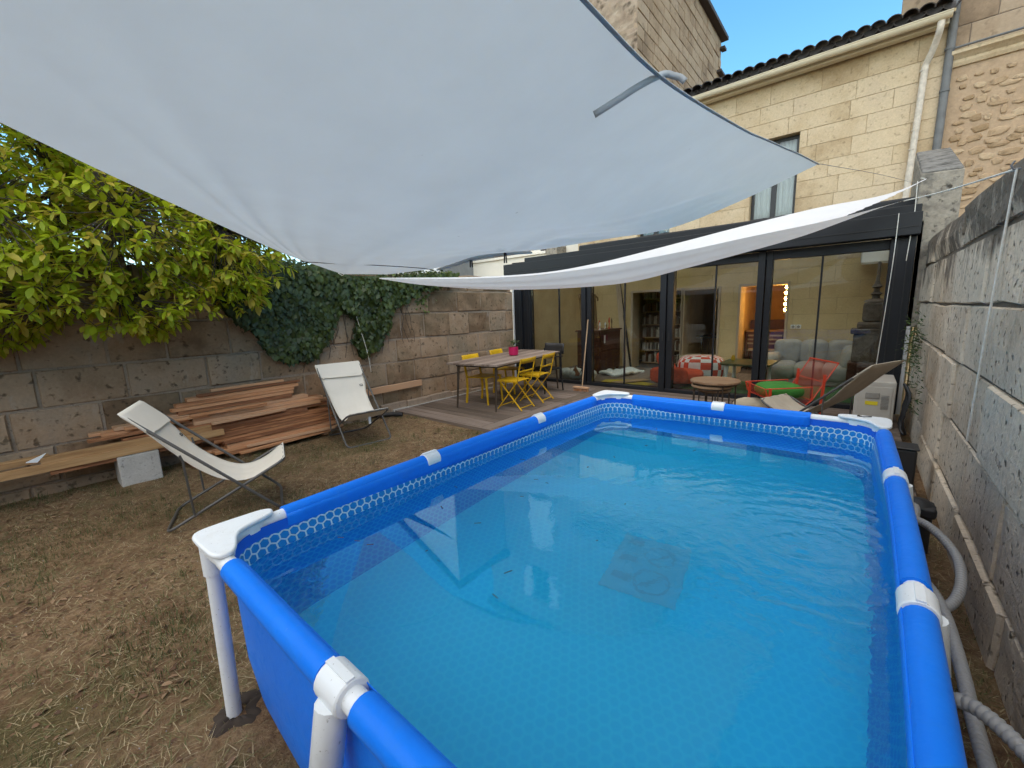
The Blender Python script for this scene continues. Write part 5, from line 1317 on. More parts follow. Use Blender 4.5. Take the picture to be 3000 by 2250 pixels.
wb = MB(); wb.grid(lambda u, v: (.70+.26*math.cos(2*math.pi*u)*math.sin(math.pi*v)*(1+.15*math.sin(9*u)), 6.25+.22*math.sin(2*math.pi*u)*math.sin(math.pi*v), DZ+.10-.10*math.cos(math.pi*v)+.01*math.sin(u*40)*math.sin(math.pi*v)), 30, 10, True)
tag(wb.build('cream_cushion', M['cream'], smooth=True), 'crumpled cream cushion on the deck under the wire armchair', 'cushion')

# ---- outdoor unit of the air conditioner ---------------------------------------------
au = thing('heat_pump_unit', 'beige outdoor air conditioning unit in front of the right veranda post', 'air conditioner', (2.03, 6.35, DZ))
MB().box((1.83, 6.10, DZ+.06), (2.20, 6.80, DZ+.56)).build('casing', M['acbody'], au, bev=.012)
MB().box((1.86, 6.089, DZ+.12), (2.17, 6.0995, DZ+.50)).build('service_panel', M['acbody'], au, bev=.006)
hd = MB(); hd.box((1.93, 6.076, DZ+.36), (2.06, 6.088, DZ+.43)); hd.build('handle_recess', M['acgrille'], au, bev=.008)
MB().box((1.935, 6.084, DZ+.28), (2.05, 6.0885, DZ+.325)).build('warning_sticker', M['yellowlabel'], au)
for k in range(10): MB().box((2.075, 6.08, DZ+.24+k*.017), (2.145, 6.0885, DZ+.249+k*.017)).build('louvre', M['acgrille'], au)
for y_ in (6.2, 6.7): MB().box((1.86, y_-.03, DZ), (2.17, y_+.03, DZ+.058)).build('foot', M['pump'], au)
for k in range(2):
    hz_ = MB(); cx, cy = 2.285, 5.95+k*.22
    hz_.tube([(cx+(.02*math.sin(i)), cy+.10*math.cos(6.283*i/20), .32+.27*math.sin(6.283*i/20)) for i in range(20)], .014, 8, closed=True)
    tag(hz_.build('hose_coil', M['pump'], smooth=True), ('black hose coil hung by the old wall beside the outdoor unit', 'second black hose coil nearer the camera on the old wall')[1-k], 'hose')

# ================================================================== INSIDE THE VERANDA
IZ = .055
cst = thing('chest_of_drawers', 'dark mahogany chest of drawers inside the veranda', 'chest', (-3.1, 9.0, IZ))
MB().box((-3.45, 8.45, IZ+.06), (-2.86, 9.55, IZ+.99)).build('carcass', M['darkwood'], cst, bev=.006)
MB().box((-3.48, 8.41, IZ+.992), (-2.82, 9.59, IZ+1.03)).build('top', M['darkwood'], cst, bev=.008)
for k in range(4):
    d = MB().box((-2.859, 8.49, IZ+.10+k*.225), (-2.838, 9.51, IZ+.305+k*.225)).build('drawer', M['darkwood'], cst, bev=.006)
    for y_ in (8.72, 9.28): MB().tube([(-2.837, y_, IZ+.205+k*.225), (-2.815, y_, IZ+.205+k*.225)], .013, 10).build('knob', M['bronze'], d, smooth=True)
for y_ in (8.5, 9.5):
    for x in (-3.4, -2.9): MB().box((x-.03, y_-.03, IZ), (x+.03, y_+.03, IZ+.058)).build('foot', M['darkwood'], cst)
ppr = MB(); ppr.box((-2.812, 8.60, IZ+.72), (-2.808, 8.66, IZ+.90)); tag(ppr.build('hanging_paper', M['plate']), 'white paper tag hanging on the dark chest', 'paper')
mr = thing('gilt_mirror', 'carved gilt framed mirror standing on the dark chest', 'mirror', (-3.38, 9.0, IZ+1.03))
for a_, b_, w in (((-3.40, 8.62, 1.10), (-3.46, 8.62, 1.92), .07), ((-3.40, 9.32, 1.10), (-3.46, 9.32, 1.92), .07), ((-3.40, 8.60, 1.115), (-3.40, 9.34, 1.115), .06), ((-3.46, 8.56, 1.90), (-3.46, 9.38, 1.90), .09)): MB().bar(a_, b_, w, .045, (1, 0, 0)).build('frame_bar', M['gilt'], mr, bev=.012)
MB().add([(-3.405, 8.64, 1.12), (-3.405, 9.30, 1.12), (-3.462, 9.30, 1.89), (-3.462, 8.64, 1.89)], [(0, 1, 2, 3)]).build('glass', M['mirror'], mr)
for k, (y_, z_) in enumerate(((8.56, 1.90), (9.38, 1.90))): MB().tube([(-3.44, y_, z_), (-3.42, y_+(.05 if k else -.05), z_-.06), (-3.41, y_+(.03 if k else -.03), z_-.12)], .02, 8).build('corner_scroll', M['gilt'], mr, smooth=True)
ri = random.Random(3)
for k in range(7):
    y_ = 8.55+k*.13; h = ri.uniform(.12, .28); x = -2.98+ri.uniform(-.08, .08)
    c = M['plate'] if k in (1, 4) else (M['orange'] if k in (2, 5) else M['gilt'])
    o = MB().lathe([(.028, 0), (.030, .01), (.012, .03), (.010, h*.5), (.022, h*.6), (.018, h*.8), (.006, h)], (x, y_, IZ+1.031), 12).build('ornament', c, smooth=True)
    tag(o, ('first', 'second', 'third', 'fourth', 'fifth', 'sixth', 'last')[k]+' small ornament from the left on the dark chest', 'ornament', 'ornaments on the chest')
for k in range(5):
    x = -3.12+k*.055; o = MB().bar((x+.30, 9.72-.02*k, IZ+.02), (x-.02-.03*k, 9.90, 2.28-.1*(k % 3)), .045, .022, (0, 1, 0)).build('leaning_plank', M['palewood'] if k < 4 else M['blackm'])
    tag(o, ('first', 'second', 'third', 'fourth')[k]+' pale plank from the mirror leaning on the back wall' if k < 4 else 'dark plank leaning beside the pale planks', 'timber', 'planks leaning indoors' if k < 4 else None)
bl = MB(); bl.grid(lambda u, v: (-2.78+.62*u+.10*v, 8.30+1.0*v-.1*u, IZ+.045+.03*math.sin(u*7+v*5)+.015*math.sin(v*19)), 18, 26)
tag(bl.build('folded_blanket', M['blanket'], smooth=True, solid=.05), 'white speckled blanket on the floor before the chest', 'blanket')
rg = MB(); rg.add([(-2.30, 7.30, IZ+.004), (-1.35, 7.30, IZ+.004), (-1.25, 7.75, IZ+.004), (-1.9, 8.0, IZ+.004), (-2.35, 7.8, IZ+.004)], [(0, 1, 2, 3, 4)]); tag(rg.build('mustard_rug', M['yellowrug'], solid=.006), 'mustard yellow rug by the glass near the chest', 'rug')
cbx = MB(); cbx.bar((-1.95, 7.38, IZ+.03), (-1.55, 8.05, IZ+.03), .22, .012); tag(cbx.build('cardboard_sheet', M['cardboard']), 'flat cardboard sheet on the mustard rug', 'cardboard')
gr = MB(); gr.box((-.70, 7.28, IZ), (2.0, 8.8, IZ+.008)); tag(gr.build('green_rug', M['greenrug']), 'green rug under the low table behind the glass', 'rug')
for k, (x, y_, r_) in enumerate(((-2.95, 7.55, .19), (-2.62, 7.50, .20), (-3.15, 7.48, .14))):
    q = Vector((k*5, 2, 1)); mb = MB(); mb.grid(lambda u, v: (x+r_*math.cos(2*math.pi*u)*math.sin(math.pi*v)*(1+.35*noise.noise(q+Vector((math.cos(6.28*u)*2, math.sin(6.28*u)*2, v*4)))), y_+r_*math.sin(2*math.pi*u)*math.sin(math.pi*v), IZ+.13-.13*math.cos(math.pi*v)), 24, 12, True)
    tag(mb.build('plastic_bag', M['blanket'], smooth=True), ('crumpled pale bag behind the left glass, left of the broom', 'largest crumpled pale bag behind the broom handle', 'small crumpled bag near the left veranda post')[k], 'bag')
pt = MB(); pt.add([(-3.02, 7.40, IZ+.10), (-2.72, 7.36, IZ+.12), (-2.88, 7.42, IZ+.32), (-2.87, 7.46, IZ+.14)], [(0, 1, 2), (1, 3, 2), (3, 0, 2), (0, 3, 1)]); tag(pt.build('terracotta_hod', M['lumber']), 'red-brown wooden wedge leaning by the left glass', 'wedge')
mt = MB(); mt.tube([(-2.8, 7.45, .2), (-2.62, 7.45, .52), (-2.55, 7.45, .50)], .008, 6); tag(mt.build('bent_rod', M['bronze']), 'bent metal rod sticking up behind the left glass', 'rod')
# orange lounge chair
oc = thing('lounge_chair', 'low orange velvet lounge chair behind the sliding doors', 'chair', (-.80, 8.0, IZ))
def cushion(parent, name, m, c, s, rz=0, tilt=0, e=.55, nse=0):
    mb = MB(); Mx = Matrix.Translation(c) @ Matrix.Rotation(rz, 4, 'Z') @ Matrix.Rotation(tilt, 4, 'Y')
    sg = lambda w, p: math.copysign(abs(w)**p, w)
    def fn(u, v):
        a_, b_ = 2*math.pi*u, math.pi*(v-.5); x = sg(math.cos(a_), e)*sg(math.cos(b_), e)*s[0]; y_ = sg(math.sin(a_), e)*sg(math.cos(b_), e)*s[1]; z_ = sg(math.sin(b_), e)*s[2]
        if nse: q = noise.noise(Vector((x*6, y_*6, z_*6))+Vector(c)); x *= 1+nse*q; z_ *= 1+nse*q
        return Mx @ Vector((x, y_, z_))
    mb.grid(fn, 28, 14, True); return mb.build(name, m, parent, smooth=True)
cushion(oc, 'seat', M['orange'], (-.75, 7.85, IZ+.19), (.36, .33, .13), .25, 0, .5, .08); cushion(oc, 'backrest', M['orange'], (-1.10, 7.98, IZ+.36), (.12, .33, .30), .25, -.45, .5, .08); cushion(oc, 'side_roll', M['orange'], (-.90, 7.50, IZ+.24), (.34, .10, .16), .25, 0, .6, .08)
# checkered pouf : woven squares in two colours
pf = MB(); nU, nV = 24, 8
Mx = Matrix.Translation((-.62, 8.55, IZ+.27)) @ Matrix.Rotation(.25, 4, 'Z')
sg = lambda w, p: math.copysign(abs(w)**p, w)
def pf_pt(u, v):
    a_, b_ = 2*math.pi*u, math.pi*(v-.5); return Mx @ Vector((sg(math.cos(a_), .5)*sg(math.cos(b_), .5)*.44, sg(math.sin(a_), .5)*sg(math.cos(b_), .5)*.34, sg(math.sin(b_), .6)*.25))
for j in range(nV*2):
    for i in range(nU*2):
        pf.mi = ((i//2)+(j//2)) % 2
        pf.add([pf_pt(i/nU/2, j/nV/2), pf_pt((i+1)/nU/2, j/nV/2), pf_pt((i+1)/nU/2, (j+1)/nV/2), pf_pt(i/nU/2, (j+1)/nV/2)], [(0, 1, 2, 3)])
tag(pf.build('checked_pouf', [M['red'], M['curtain']]), 'red and white checkered blanket over a pouf behind the orange chair', 'pouf')
# green low table
gtb = thing('low_table', 'low green topped table on white legs behind the glass', 'table', (.30, 8.15, IZ))
MB().prism([(p.x, p.y) for p in fillet([(-.12, 7.75, 0), (.68, 7.75, 0), (.72, 8.65, 0), (-.10, 8.65, 0)], .18, 5, True)], IZ+.44, IZ+.475).build('top', M['greentop'], gtb, bev=.006)
for x, y_ in ((.0, 7.88), (.58, 7.88), (.0, 8.52), (.58, 8.52)): MB().lathe([(.03, 0), (.045, .10), (.028, .25), (.045, .438)], (x, y_, IZ), 12).build('leg', M['curtain'], gtb, smooth=True)
vs_ = MB(); vs_.lathe([(.03, 0), (.04, .05), (.02, .09), (.03, .10)], (.02, 8.3, IZ+.476), 12); vo = vs_.build('small_vase', M['yellow'], smooth=True); tag(vo, 'small yellow flower vase on the green table', 'vase')
# sofa
sf = thing('tufted_sofa', 'puffy grey tufted sofa behind the right hand glass', 'sofa', (1.15, 9.3, IZ))
for k in range(3):
    x = .72+k*.42
    cushion(sf, 'seat_cushion', M['sofa'], (x, 9.15, IZ+.24), (.23, .38, .16), 0, 0, .5, .10)
    cushion(sf, 'back_cushion', M['sofa'], (x+.02, 9.62, IZ+.55), (.23, .17, .24), 0, 0, .5, .10)
cushion(sf, 'armrest', M['sofa'], (.52, 9.25, IZ+.30), (.14, .42, .26), 0, 0, .55, .10); cushion(sf, 'armrest', M['sofa'], (1.75, 9.25, IZ+.42), (.17, .45, .30), 0, 0, .55, .10)
MB().box((.45, 8.85, IZ), (1.88, 9.75, IZ+.13)).build('base', M['sofa'], sf, bev=.04)
# carved stone stove-like pedestal
sp_ = thing('carved_pedestal', 'ornate dark carved pedestal with urn finial inside the right corner', 'pedestal', (1.97, 8.5, IZ))
cx, cy = 1.97, 8.5
MB().box((cx-.27, cy-.25, IZ), (cx+.27, cy+.25, IZ+.52)).build('base', M['darkwood'], sp_, bev=.02)
MB().box((cx-.23, cy-.21, IZ+.522), (cx+.25, cy+.21, IZ+.98)).build('body', M['cast'], sp_, bev=.03)
MB().box((cx-.27, cy-.25, IZ+.982), (cx+.27, cy+.25, IZ+1.06)).build('shelf', M['cast'], sp_, bev=.015)
MB().box((cx-.20, cy-.18, IZ+1.062), (cx+.20, cy+.18, IZ+1.16)).build('plinth', M['cast'], sp_, bev=.03)
MB().box((cx-.145, cy-.15, IZ+1.162), (cx+.16, cy+.15, IZ+1.48)).build('carved_panel', M['cast'], sp_, bev=.05)
MB().lathe([(.15, 0), (.12, .03), (.05, .05), (.045, .09), (.075, .12), (.04, .15), (.035, .20), (.07, .23), (.04, .27), (.025, .33), (.02, .60), (.0, .62)], (cx, cy, IZ+1.482), 16).build('finial', M['cast'], sp_, smooth=True)
# indoor air conditioner
ai = thing('wall_air_conditioner', 'white wall air conditioner high in the right veranda corner', 'air conditioner', (1.98, 9.8, 2.25))
MB().box((1.72, 9.70, 2.22), (2.24, 9.90, 2.48)).build('body', M['plate'], ai, bev=.03); MB().bar((1.74, 9.66, 2.20), (2.22, 9.66, 2.20), .08, .008).build('flap', M['plate'], ai)
# double socket
for k in range(2):
    s = MB().box((.757+k*.094-.042, FY-.075, 1.04), (.757+k*.094+.042, FY-.055, 1.12)).build('wall_socket', M['plate'], bev=.005); tag(s, ('left white socket of the pair on the veranda back wall', 'right white socket of the pair on the veranda back wall')[k], 'socket', 'wall sockets')
    MB().lathe([(.026, 0), (.024, .002)], (.757+k*.094, FY-.0765, 1.08), 16, Matrix.Rotation(R(90), 4, 'X')).build('recess', M['acgrille'], s)
# bulb strip in the kitchen doorway
lp = thing('bulb_strip', 'lit vertical strip of five warm bulbs in the right doorway', 'lamp', (.50, 10.7, 1.6))
MB().box((.515, 10.44, 1.33), (.565, 10.50, 1.98)).build('strip', M['glassframe'], lp, bev=.004)
for k in range(5):
    MB().lathe([(0, -.032), (.022, -.024), (.032, 0), (.022, .024), (0, .032)], (.54, 10.40, 1.42+k*.118), 14).build('bulb', M['bulb'], lp, smooth=True)
kt = thing('kitchen_counter', 'plum coloured counter with wooden top in the lit doorway', 'counter', (.2, 11.2, IZ))
MB().box((-.30, 11.0, IZ), (1.3, 11.6, IZ+.85)).build('cabinet', M['purple'], kt, bev=.01); MB().box((-.32, 10.97, IZ+.852), (1.3, 11.62, IZ+.89)).build('worktop', M['nestwood'], kt, bev=.006)
MB().box((-.30, 11.5, IZ+.895), (1.3, 11.6, IZ+1.12)).build('splashback', M['purple'], kt)
for k, x in enumerate((-.02, .36)):
    c = thing('kitchen_chair', ('left slatted chair at the counter through the doorway', 'right slatted chair at the counter through the doorway')[k], 'chair', (x, 10.75, IZ))
    for sx in (-1, 1):
        MB().tube([(x+sx*.15, 10.60, IZ), (x+sx*.15, 10.56, IZ+.82)], .013, 8).build('post', M['blackm'], c); MB().tube([(x+sx*.15, 10.92, IZ), (x+sx*.15, 10.90, IZ+.44)], .013, 8).build('leg', M['blackm'], c)
    MB().box((x-.17, 10.57, IZ+.44), (x+.17, 10.92, IZ+.47)).build('seat', M['acgrille'], c, bev=.008)
    for z_ in (.60, .69, .78): MB().box((x-.15, 10.55, IZ+z_), (x+.15, 10.57, IZ+z_+.035)).build('slat', M['acgrille'], c)
# bookshelf in the study doorway
bs = thing('bookshelf', 'tall bookshelf crammed with books through the left doorway', 'bookshelf', (-2.2, 10.9, IZ))
for z_ in (.02, .36, .70, 1.04, 1.38, 1.72, 2.0): MB().box((-2.78, 10.72, IZ+z_), (-1.5, 11.02, IZ+z_+.025)).build('shelf', M['nestwood'], bs)
MB().box((-2.80, 11.022, IZ), (-1.48, 11.04, IZ+2.05)).build('back', M['darkwood'], bs)
for z_ in (.045, .385, .725, 1.065, 1.405, 1.745):
    x = -2.76
    while x < -1.55:
        w = ri.uniform(.02, .05); h = ri.uniform(.16, .27)
        if ri.random() < .85: MB().box((x, 10.75, IZ+z_+.002), (x+w-.002, 10.75+ri.uniform(.12, .2), IZ+z_+h)).build('book', ri.choice((M['book'], M['book'], M['bookpale'], M['darkwood'], M['acgrille'])), bs)
        x += w
# dark table and pendant in the dining room opening
dt = thing('inner_table', 'dark table and stool shape in the dim room through the middle opening', 'table', (-1.0, 11.2, IZ))
MB().box((-1.40, 10.9, IZ+.70), (-.40, 11.8, IZ+.735)).build('top', M['blackm'], dt)
for x, y_ in ((-1.3, 11.0), (-.5, 11.0), (-1.3, 11.7), (-.5, 11.7)): MB().tube([(x, y_, IZ), (x, y_, IZ+.70)], .016, 8).build('leg', M['blackm'], dt)
bw = MB(); bw.lathe([(.0, 0), (.09, .01), (.13, .07), (.12, .07)], (-1.02, 11.2, IZ+.736), 18); tag(bw.build('dark_bowl', M['blackm'], smooth=True), 'dark bowl on the table in the dim room', 'bowl')
pd = thing('pendant_lamp', 'small unlit pendant bulb hanging in the dim middle room', 'lamp', (-.98, 11.0, 1.8))
MB().tube([(-.98, 11.0, 2.34), (-.98, 11.0, 1.86)], .004, 6).build('flex', M['blackm'], pd); MB().lathe([(.012, .12), (.016, .08), (.032, .04), (.022, .005), (0, 0)], (-.98, 11.0, 1.70), 12).build('bulb', M['plate'], pd, smooth=True)

# ================================================================== PLANTS
rt_ = random.Random(21)
tree = thing('magnolia_tree', 'bright green magnolia overhanging the left garden wall', 'tree', (-4.95, -.2, 0))
tk = MB(); trunk = smooth_path([(-4.95, -.2, -.1), (-4.92, -.15, .8), (-4.85, -.05, 1.6), (-4.75, .1, 2.3), (-4.7, .2, 3.1)], 6); tk.tube(trunk, lambda i: .10*(1-i/len(trunk)*.6), 10); tk.build('trunk', M['stem'], tree, smooth=True)
# crown volume: an uneven cloud over the wall, reaching into the garden
def crown_ok(p):
    x, y_, z_ = p
    # lower skirt rises towards the house and toward the garden edge
    zlow = 1.42+.10*math.sin(y_*2.3+1)+.07*math.sin(y_*6+x*3)+max(0, y_-.75)*.62
    zlow += max(0, (x+3.3))*.22
    e = ((x+3.95)/1.30)**2+((y_-.35)/2.25)**2+((z_-2.55)/1.5)**2
    return y_ < 1.8 and z_ > zlow and e < 1.0+.25*noise.noise(Vector((x*2, y_*2, z_*2)))
limbs = []
for k in range(46):
    a_ = Vector((rt_.uniform(-4.85, -4.6), rt_.uniform(-.3, .4), rt_.uniform(1.7, 2.9)))
    for _ in range(60):
        e_ = Vector((rt_.uniform(-5.0, -2.65), rt_.uniform(-1.5, 2.3), rt_.uniform(1.4, 3.7)))
        if crown_ok(e_): break
    m_ = a_.lerp(e_, .5)+Vector((0, 0, rt_.uniform(.02, .25)))+rv3(rt_)*.12
    limbs.append(smooth_path([a_, m_, e_], 7))
lb = MB()
for L in limbs: lb.tube(L, lambda i, n=len(L): .016*(1-i/n)+.0035, 6)
lb.build('limbs', M['stem'], tree, smooth=True)['kind'] = 'stuff'
twigs = []
for _ in range(40000):
    if len(twigs) >= 3500: break
    p = Vector((rt_.uniform(-5.2, -2.5), rt_.uniform(-1.8, 2.7), rt_.uniform(1.2, 4.0)))
    if not crown_ok(p): continue
    if noise.noise(p*2.6) < -.30: continue
    if p.x < -4.6 and rt_.random() < .6: continue
    twigs.append(p)
tw_m = MB(); leaves = []
def nearest_limb(p):
    best = None
    for L in limbs:
        for q in L[::3]:
            d_ = (q-p).length_squared
            if best is None or d_ < best[0]: best = (d_, q)
    return best[1]
for p in twigs:
    q = nearest_limb(p)
    dirv = (p-q); dirv = dirv.normalized() if dirv.length > .01 else rv3(rt_)
    dirv = (dirv+Vector((.25, 0, .10))+rv3(rt_)*.35).normalized()
    if (p-q).length < .9: tw_m.tube([q, q.lerp(p, .55)+rv3(rt_)*.03, p], lambda i: (.005, .004, .0025)[i], 5)
    ph = rt_.uniform(0, 6.28)
    o1 = dirv.orthogonal().normalized(); o2 = dirv.cross(o1)
    for k in range(rt_.randint(7, 11)):
        t = k/10; a_ = ph+k*2.4
        base = p-dirv*(.10*(1-t))
        out = (o1*math.cos(a_)+o2*math.sin(a_))
        d_ = (dirv*(.35+.5*t)+out*(1.0-.3*t)+Vector((0, 0, -.12+rt_.uniform(-.25, .2)))).normalized()
        L = rt_.uniform(.06, .125)
        n_ = (Vector((0, 0, 1))*.9+out*-.2+rv3(rt_)*.35)
        yel = rt_.random() < .05
        leaves.append((base, d_, n_, L, L*rt_.uniform(.34, .46), 1.15 if yel else rt_.uniform(.2, .95)))
tw_m.build('twigs', M['stem'], tree)['kind'] = 'stuff'
def camkey(l):
    c = l[0]; v = c-CAM; dz = v.dot(fw); x = v.dot(rt)/max(.1, dz); y_ = v.dot(up)/max(.1, dz)
    return (dz if (dz > .5 and x > -1.25 and y_ < .35) else 99+dz)
leaves.sort(key=camkey)
variants = []
for k in range(6):
    mb = MB(); sh = []; leaf_faces(mb, sh, Vector((0, 0, 0)), Vector((1, 0, 0)), Vector((0, 0, 1)), 1, .40, (.25, .4, .5, .65, .85, 1.15)[k], .28, .10+.05*(k % 3))
    me = bpy.data.meshes.new('leaf'); me.from_pydata(mb.v, [], mb.f); me.materials.append(M['leaf']); a_ = me.attributes.new('shade', 'FLOAT', 'POINT'); a_.data.foreach_set('value', sh); me.polygons.foreach_set('use_smooth', [True]*len(me.polygons)); variants.append(me)
crown = MB(); csh = []
tinv = wm(tree).inverted()
for k, (P, d_, n_, L, W, sh) in enumerate(leaves):
    if k < 300:
        o = bpy.data.objects.new('leaf', variants[5] if sh > 1 else variants[min(4, int(sh*6))]); col.objects.link(o)
        n2 = (n_-d_*n_.dot(d_)).normalized(); s2_ = n2.cross(d_)
        o.matrix_basis = Matrix(((d_.x*L, s2_.x*L*W/L*2.5, n2.x*L, P.x), (d_.y*L, s2_.y*L*W/L*2.5, n2.y*L, P.y), (d_.z*L, s2_.z*L*W/L*2.5, n2.z*L, P.z), (0, 0, 0, 1)))
        o.parent = tree; o.matrix_parent_inverse = tinv
    else: leaf_faces(crown, csh, P, d_, n_, L, W, sh)
build_leaves(crown, csh, 'crown', M['leaf'], tree, kind='stuff')

# ivy over the wall
ivy = thing('ivy', 'dark green ivy hanging over the garden wall behind the pale deck chair', 'ivy', (-4.05, 2.9, 0))
IVPX = [(600, 745), (700, 740), (985, 795), (1130, 815), (1330, 800), (1330, 832), (1240, 850), (1190, 880), (1150, 900), (1135, 960), (1120, 1010), (1085, 1030), (1062, 1045), (1045, 1000), (1035, 930), (1000, 900), (985, 960), (950, 1010), (905, 1050), (850, 1062), (800, 1040), (755, 985), (700, 955), (650, 900), (610, 850)]
ivp = [(lambda q: (q.y, q.z))(at(x, y_, 'x', -3.95)) for x, y_ in IVPX]
def inpoly(a_, b_, P):
    c = False; j = len(P)-1
    for i in range(len(P)):
        if (P[i][1] > b_) != (P[j][1] > b_) and a_ < (P[j][0]-P[i][0])*(b_-P[i][1])/(P[j][1]-P[i][1])+P[i][0]: c = not c
        j = i
    return c
im = MB(); ish = []; iv_ = random.Random(8)
def ivy_leaf(P, d, n, L, sh):
    d = d.normalized(); n = (n-d*n.dot(d)).normalized(); s = d.cross(n)
    shp = [(0, 0), (-.10, .42), (.22, .36), (.30, .60), (.55, .26), (1.0, 0), (.55, -.26), (.30, -.60), (.22, -.36), (-.10, -.42)]
    vs = [P+d*a_*L+s*b_*L-n*(abs(b_)*.22+a_*a_*.18)*L for a_, b_ in shp]
    im.add(vs, [(0, 1, 2, 3, 4), (0, 4, 5), (0, 5, 6), (0, 6, 7, 8, 9)]); ish.extend([sh]*10)
cnt = 0
while cnt < 9000:
    y_, z_ = iv_.uniform(1.0, 5.6), iv_.uniform(.7, 2.35)
    jy, jz = y_+.06*noise.noise(Vector((y_*5, z_*5, 1))), z_+.08*noise.noise(Vector((y_*6, z_*3, 5)))
    if not inpoly(jy, jz, ivp): continue
    hole = noise.noise(Vector((y_*3.2, z_*2.2, 9)))
    if hole < -.48 and z_ < 1.5: continue
    dep = .05+.12*max(0, noise.noise(Vector((y_*3, z_*3, 2)))+.5)+.10*max(0, (z_-1.6))
    x = -4.05+iv_.uniform(.02, dep+.05)
    d = Vector((iv_.uniform(.0, .5), iv_.uniform(-.7, .7), -1)); n = Vector((1, iv_.uniform(-.6, .6), iv_.uniform(-.1, .8)))
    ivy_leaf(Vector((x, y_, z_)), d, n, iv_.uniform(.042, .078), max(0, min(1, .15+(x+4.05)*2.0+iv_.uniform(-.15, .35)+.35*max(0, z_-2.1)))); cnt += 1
# crest along the top of the wall
for k in range(1500):
    y_ = iv_.uniform(1.2, 5.05); x = -4.35+iv_.uniform(0, .42); z_ = 2.24+iv_.uniform(-.05, .13)*(1 if y_ < 4.4 else .8)
    ivy_leaf(Vector((x, y_, z_)), rv3(iv_), Vector((.4, 0, 1)), iv_.uniform(.045, .075), iv_.uniform(.4, 1.1))
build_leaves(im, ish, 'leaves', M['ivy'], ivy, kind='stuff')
ism = MB()
for k in range(34):
    y_ = iv_.uniform(1.5, 4.0); z0 = 2.25; pts = [Vector((-4.0, y_, z0))]; zz = z0
    while zz > iv_.uniform(.9, 1.5): zz -= .14; y_ += iv_.uniform(-.06, .06); pts.append(Vector((-4.035+iv_.uniform(0, .03), y_, zz)))
    if len(pts) > 2: ism.tube(pts, .004, 5)
ism.build('stems', M['stem'], ivy)
# small ivy sprigs on the wall by the deck
sg_ = thing('ivy_sprig', 'small ivy sprig growing from a joint of the far wall', 'ivy', (-4.05, 4.35, 1.8)); im = MB(); ish = []
for k in range(46): ivy_leaf(Vector((-4.03+iv_.uniform(0, .05), 4.30+iv_.gauss(0, .09), 1.84+iv_.gauss(0, .10))), rv3(iv_)+Vector((0, 0, -.5)), Vector((1, 0, .3)), .05, iv_.uniform(.4, 1.1))
build_leaves(im, ish, 'leaves', M['ivy'], sg_)
# fern-like weeds on the right wall near the glazing
wd = thing('wall_weeds', 'wispy green weeds growing on the old wall beside the veranda post', 'plant', (2.34, 6.3, 1.1)); wmh = MB(); wsh = []
for k in range(420):
    y_ = 6.25+iv_.gauss(0, .28); z_ = 1.10+iv_.gauss(0, .16)-max(0, y_-6.3)*.2; x = 2.35-abs(iv_.gauss(0, .05))
    leaf_faces(wmh, wsh, Vector((x, y_, z_)), rv3(iv_)+Vector((-.3, 0, -.3)), Vector((-1, 0, .5)), iv_.uniform(.03, .07), .014, iv_.random())
for k in range(160):
    y_ = iv_.uniform(5.4, 6.8); z_ = iv_.uniform(.35, .95); leaf_faces(wmh, wsh, Vector((2.345-abs(iv_.gauss(0, .02)), y_, z_)), rv3(iv_), Vector((-1, 0, .5)), .045, .014, iv_.random()*.6)
build_leaves(wmh, wsh, 'foliage', M['weed'], wd)

# dry grass and straw on the earth
gm = MB(); gsh = []; rg_ = random.Random(99)
def blade(x, y_, h, w, lean, an, sh):
    z0 = ground_h(x, y_)-.003; c, s = math.cos(an), math.sin(an); c2, s2_ = -s, c
    m_ = (x+c*lean*.45, y_+s*lean*.45, z0+h*.62); e_ = (x+c*lean, y_+s*lean, z0+h)
    gm.add([(x-c2*w, y_-s2_*w, z0), (x+c2*w, y_+s2_*w, z0), (m_[0]+c2*w*.7, m_[1]+s2_*w*.7, m_[2]), (m_[0]-c2*w*.7, m_[1]-s2_*w*.7, m_[2]), e_], [(0, 1, 2, 3), (3, 2, 4)]); gsh.extend([sh]*5)
n = 0
while n < 80000:
    x = rg_.uniform(-4.0, 2.35); y_ = rg_.uniform(-2.2, 3.55)
    if -.02 < x < PW_+.02 and -.02 < y_ < PL_: continue
    if x > 0 and y_ < -.35 and rg_.random() < .8: continue
    g_ = noise.noise(Vector((x*.9+7, y_*.9+3, 0)))+.5*noise.noise(Vector((x*3, y_*3, 4)))
    dens = .35+.65*max(0, min(1, g_*1.3+.45))
    if rg_.random() > dens: continue
    green = g_ > .12 and rg_.random() < .65
    if green: blade(x, y_, rg_.uniform(.012, .038), .0014, rg_.uniform(.005, .03), rg_.uniform(0, 6.28), rg_.uniform(-.1, .25))
    elif rg_.random() < .72: blade(x, y_, rg_.uniform(.006, .022), rg_.uniform(.0010, .0022), rg_.uniform(.03, .09), rg_.uniform(0, 6.28), rg_.uniform(.25, 1.0))
    else: blade(x, y_, rg_.uniform(.003, .010), rg_.uniform(.002, .005), rg_.uniform(.012, .03), rg_.uniform(0, 6.28), rg_.uniform(.3, .7))
    n += 1
lit = MB(); lsh = []
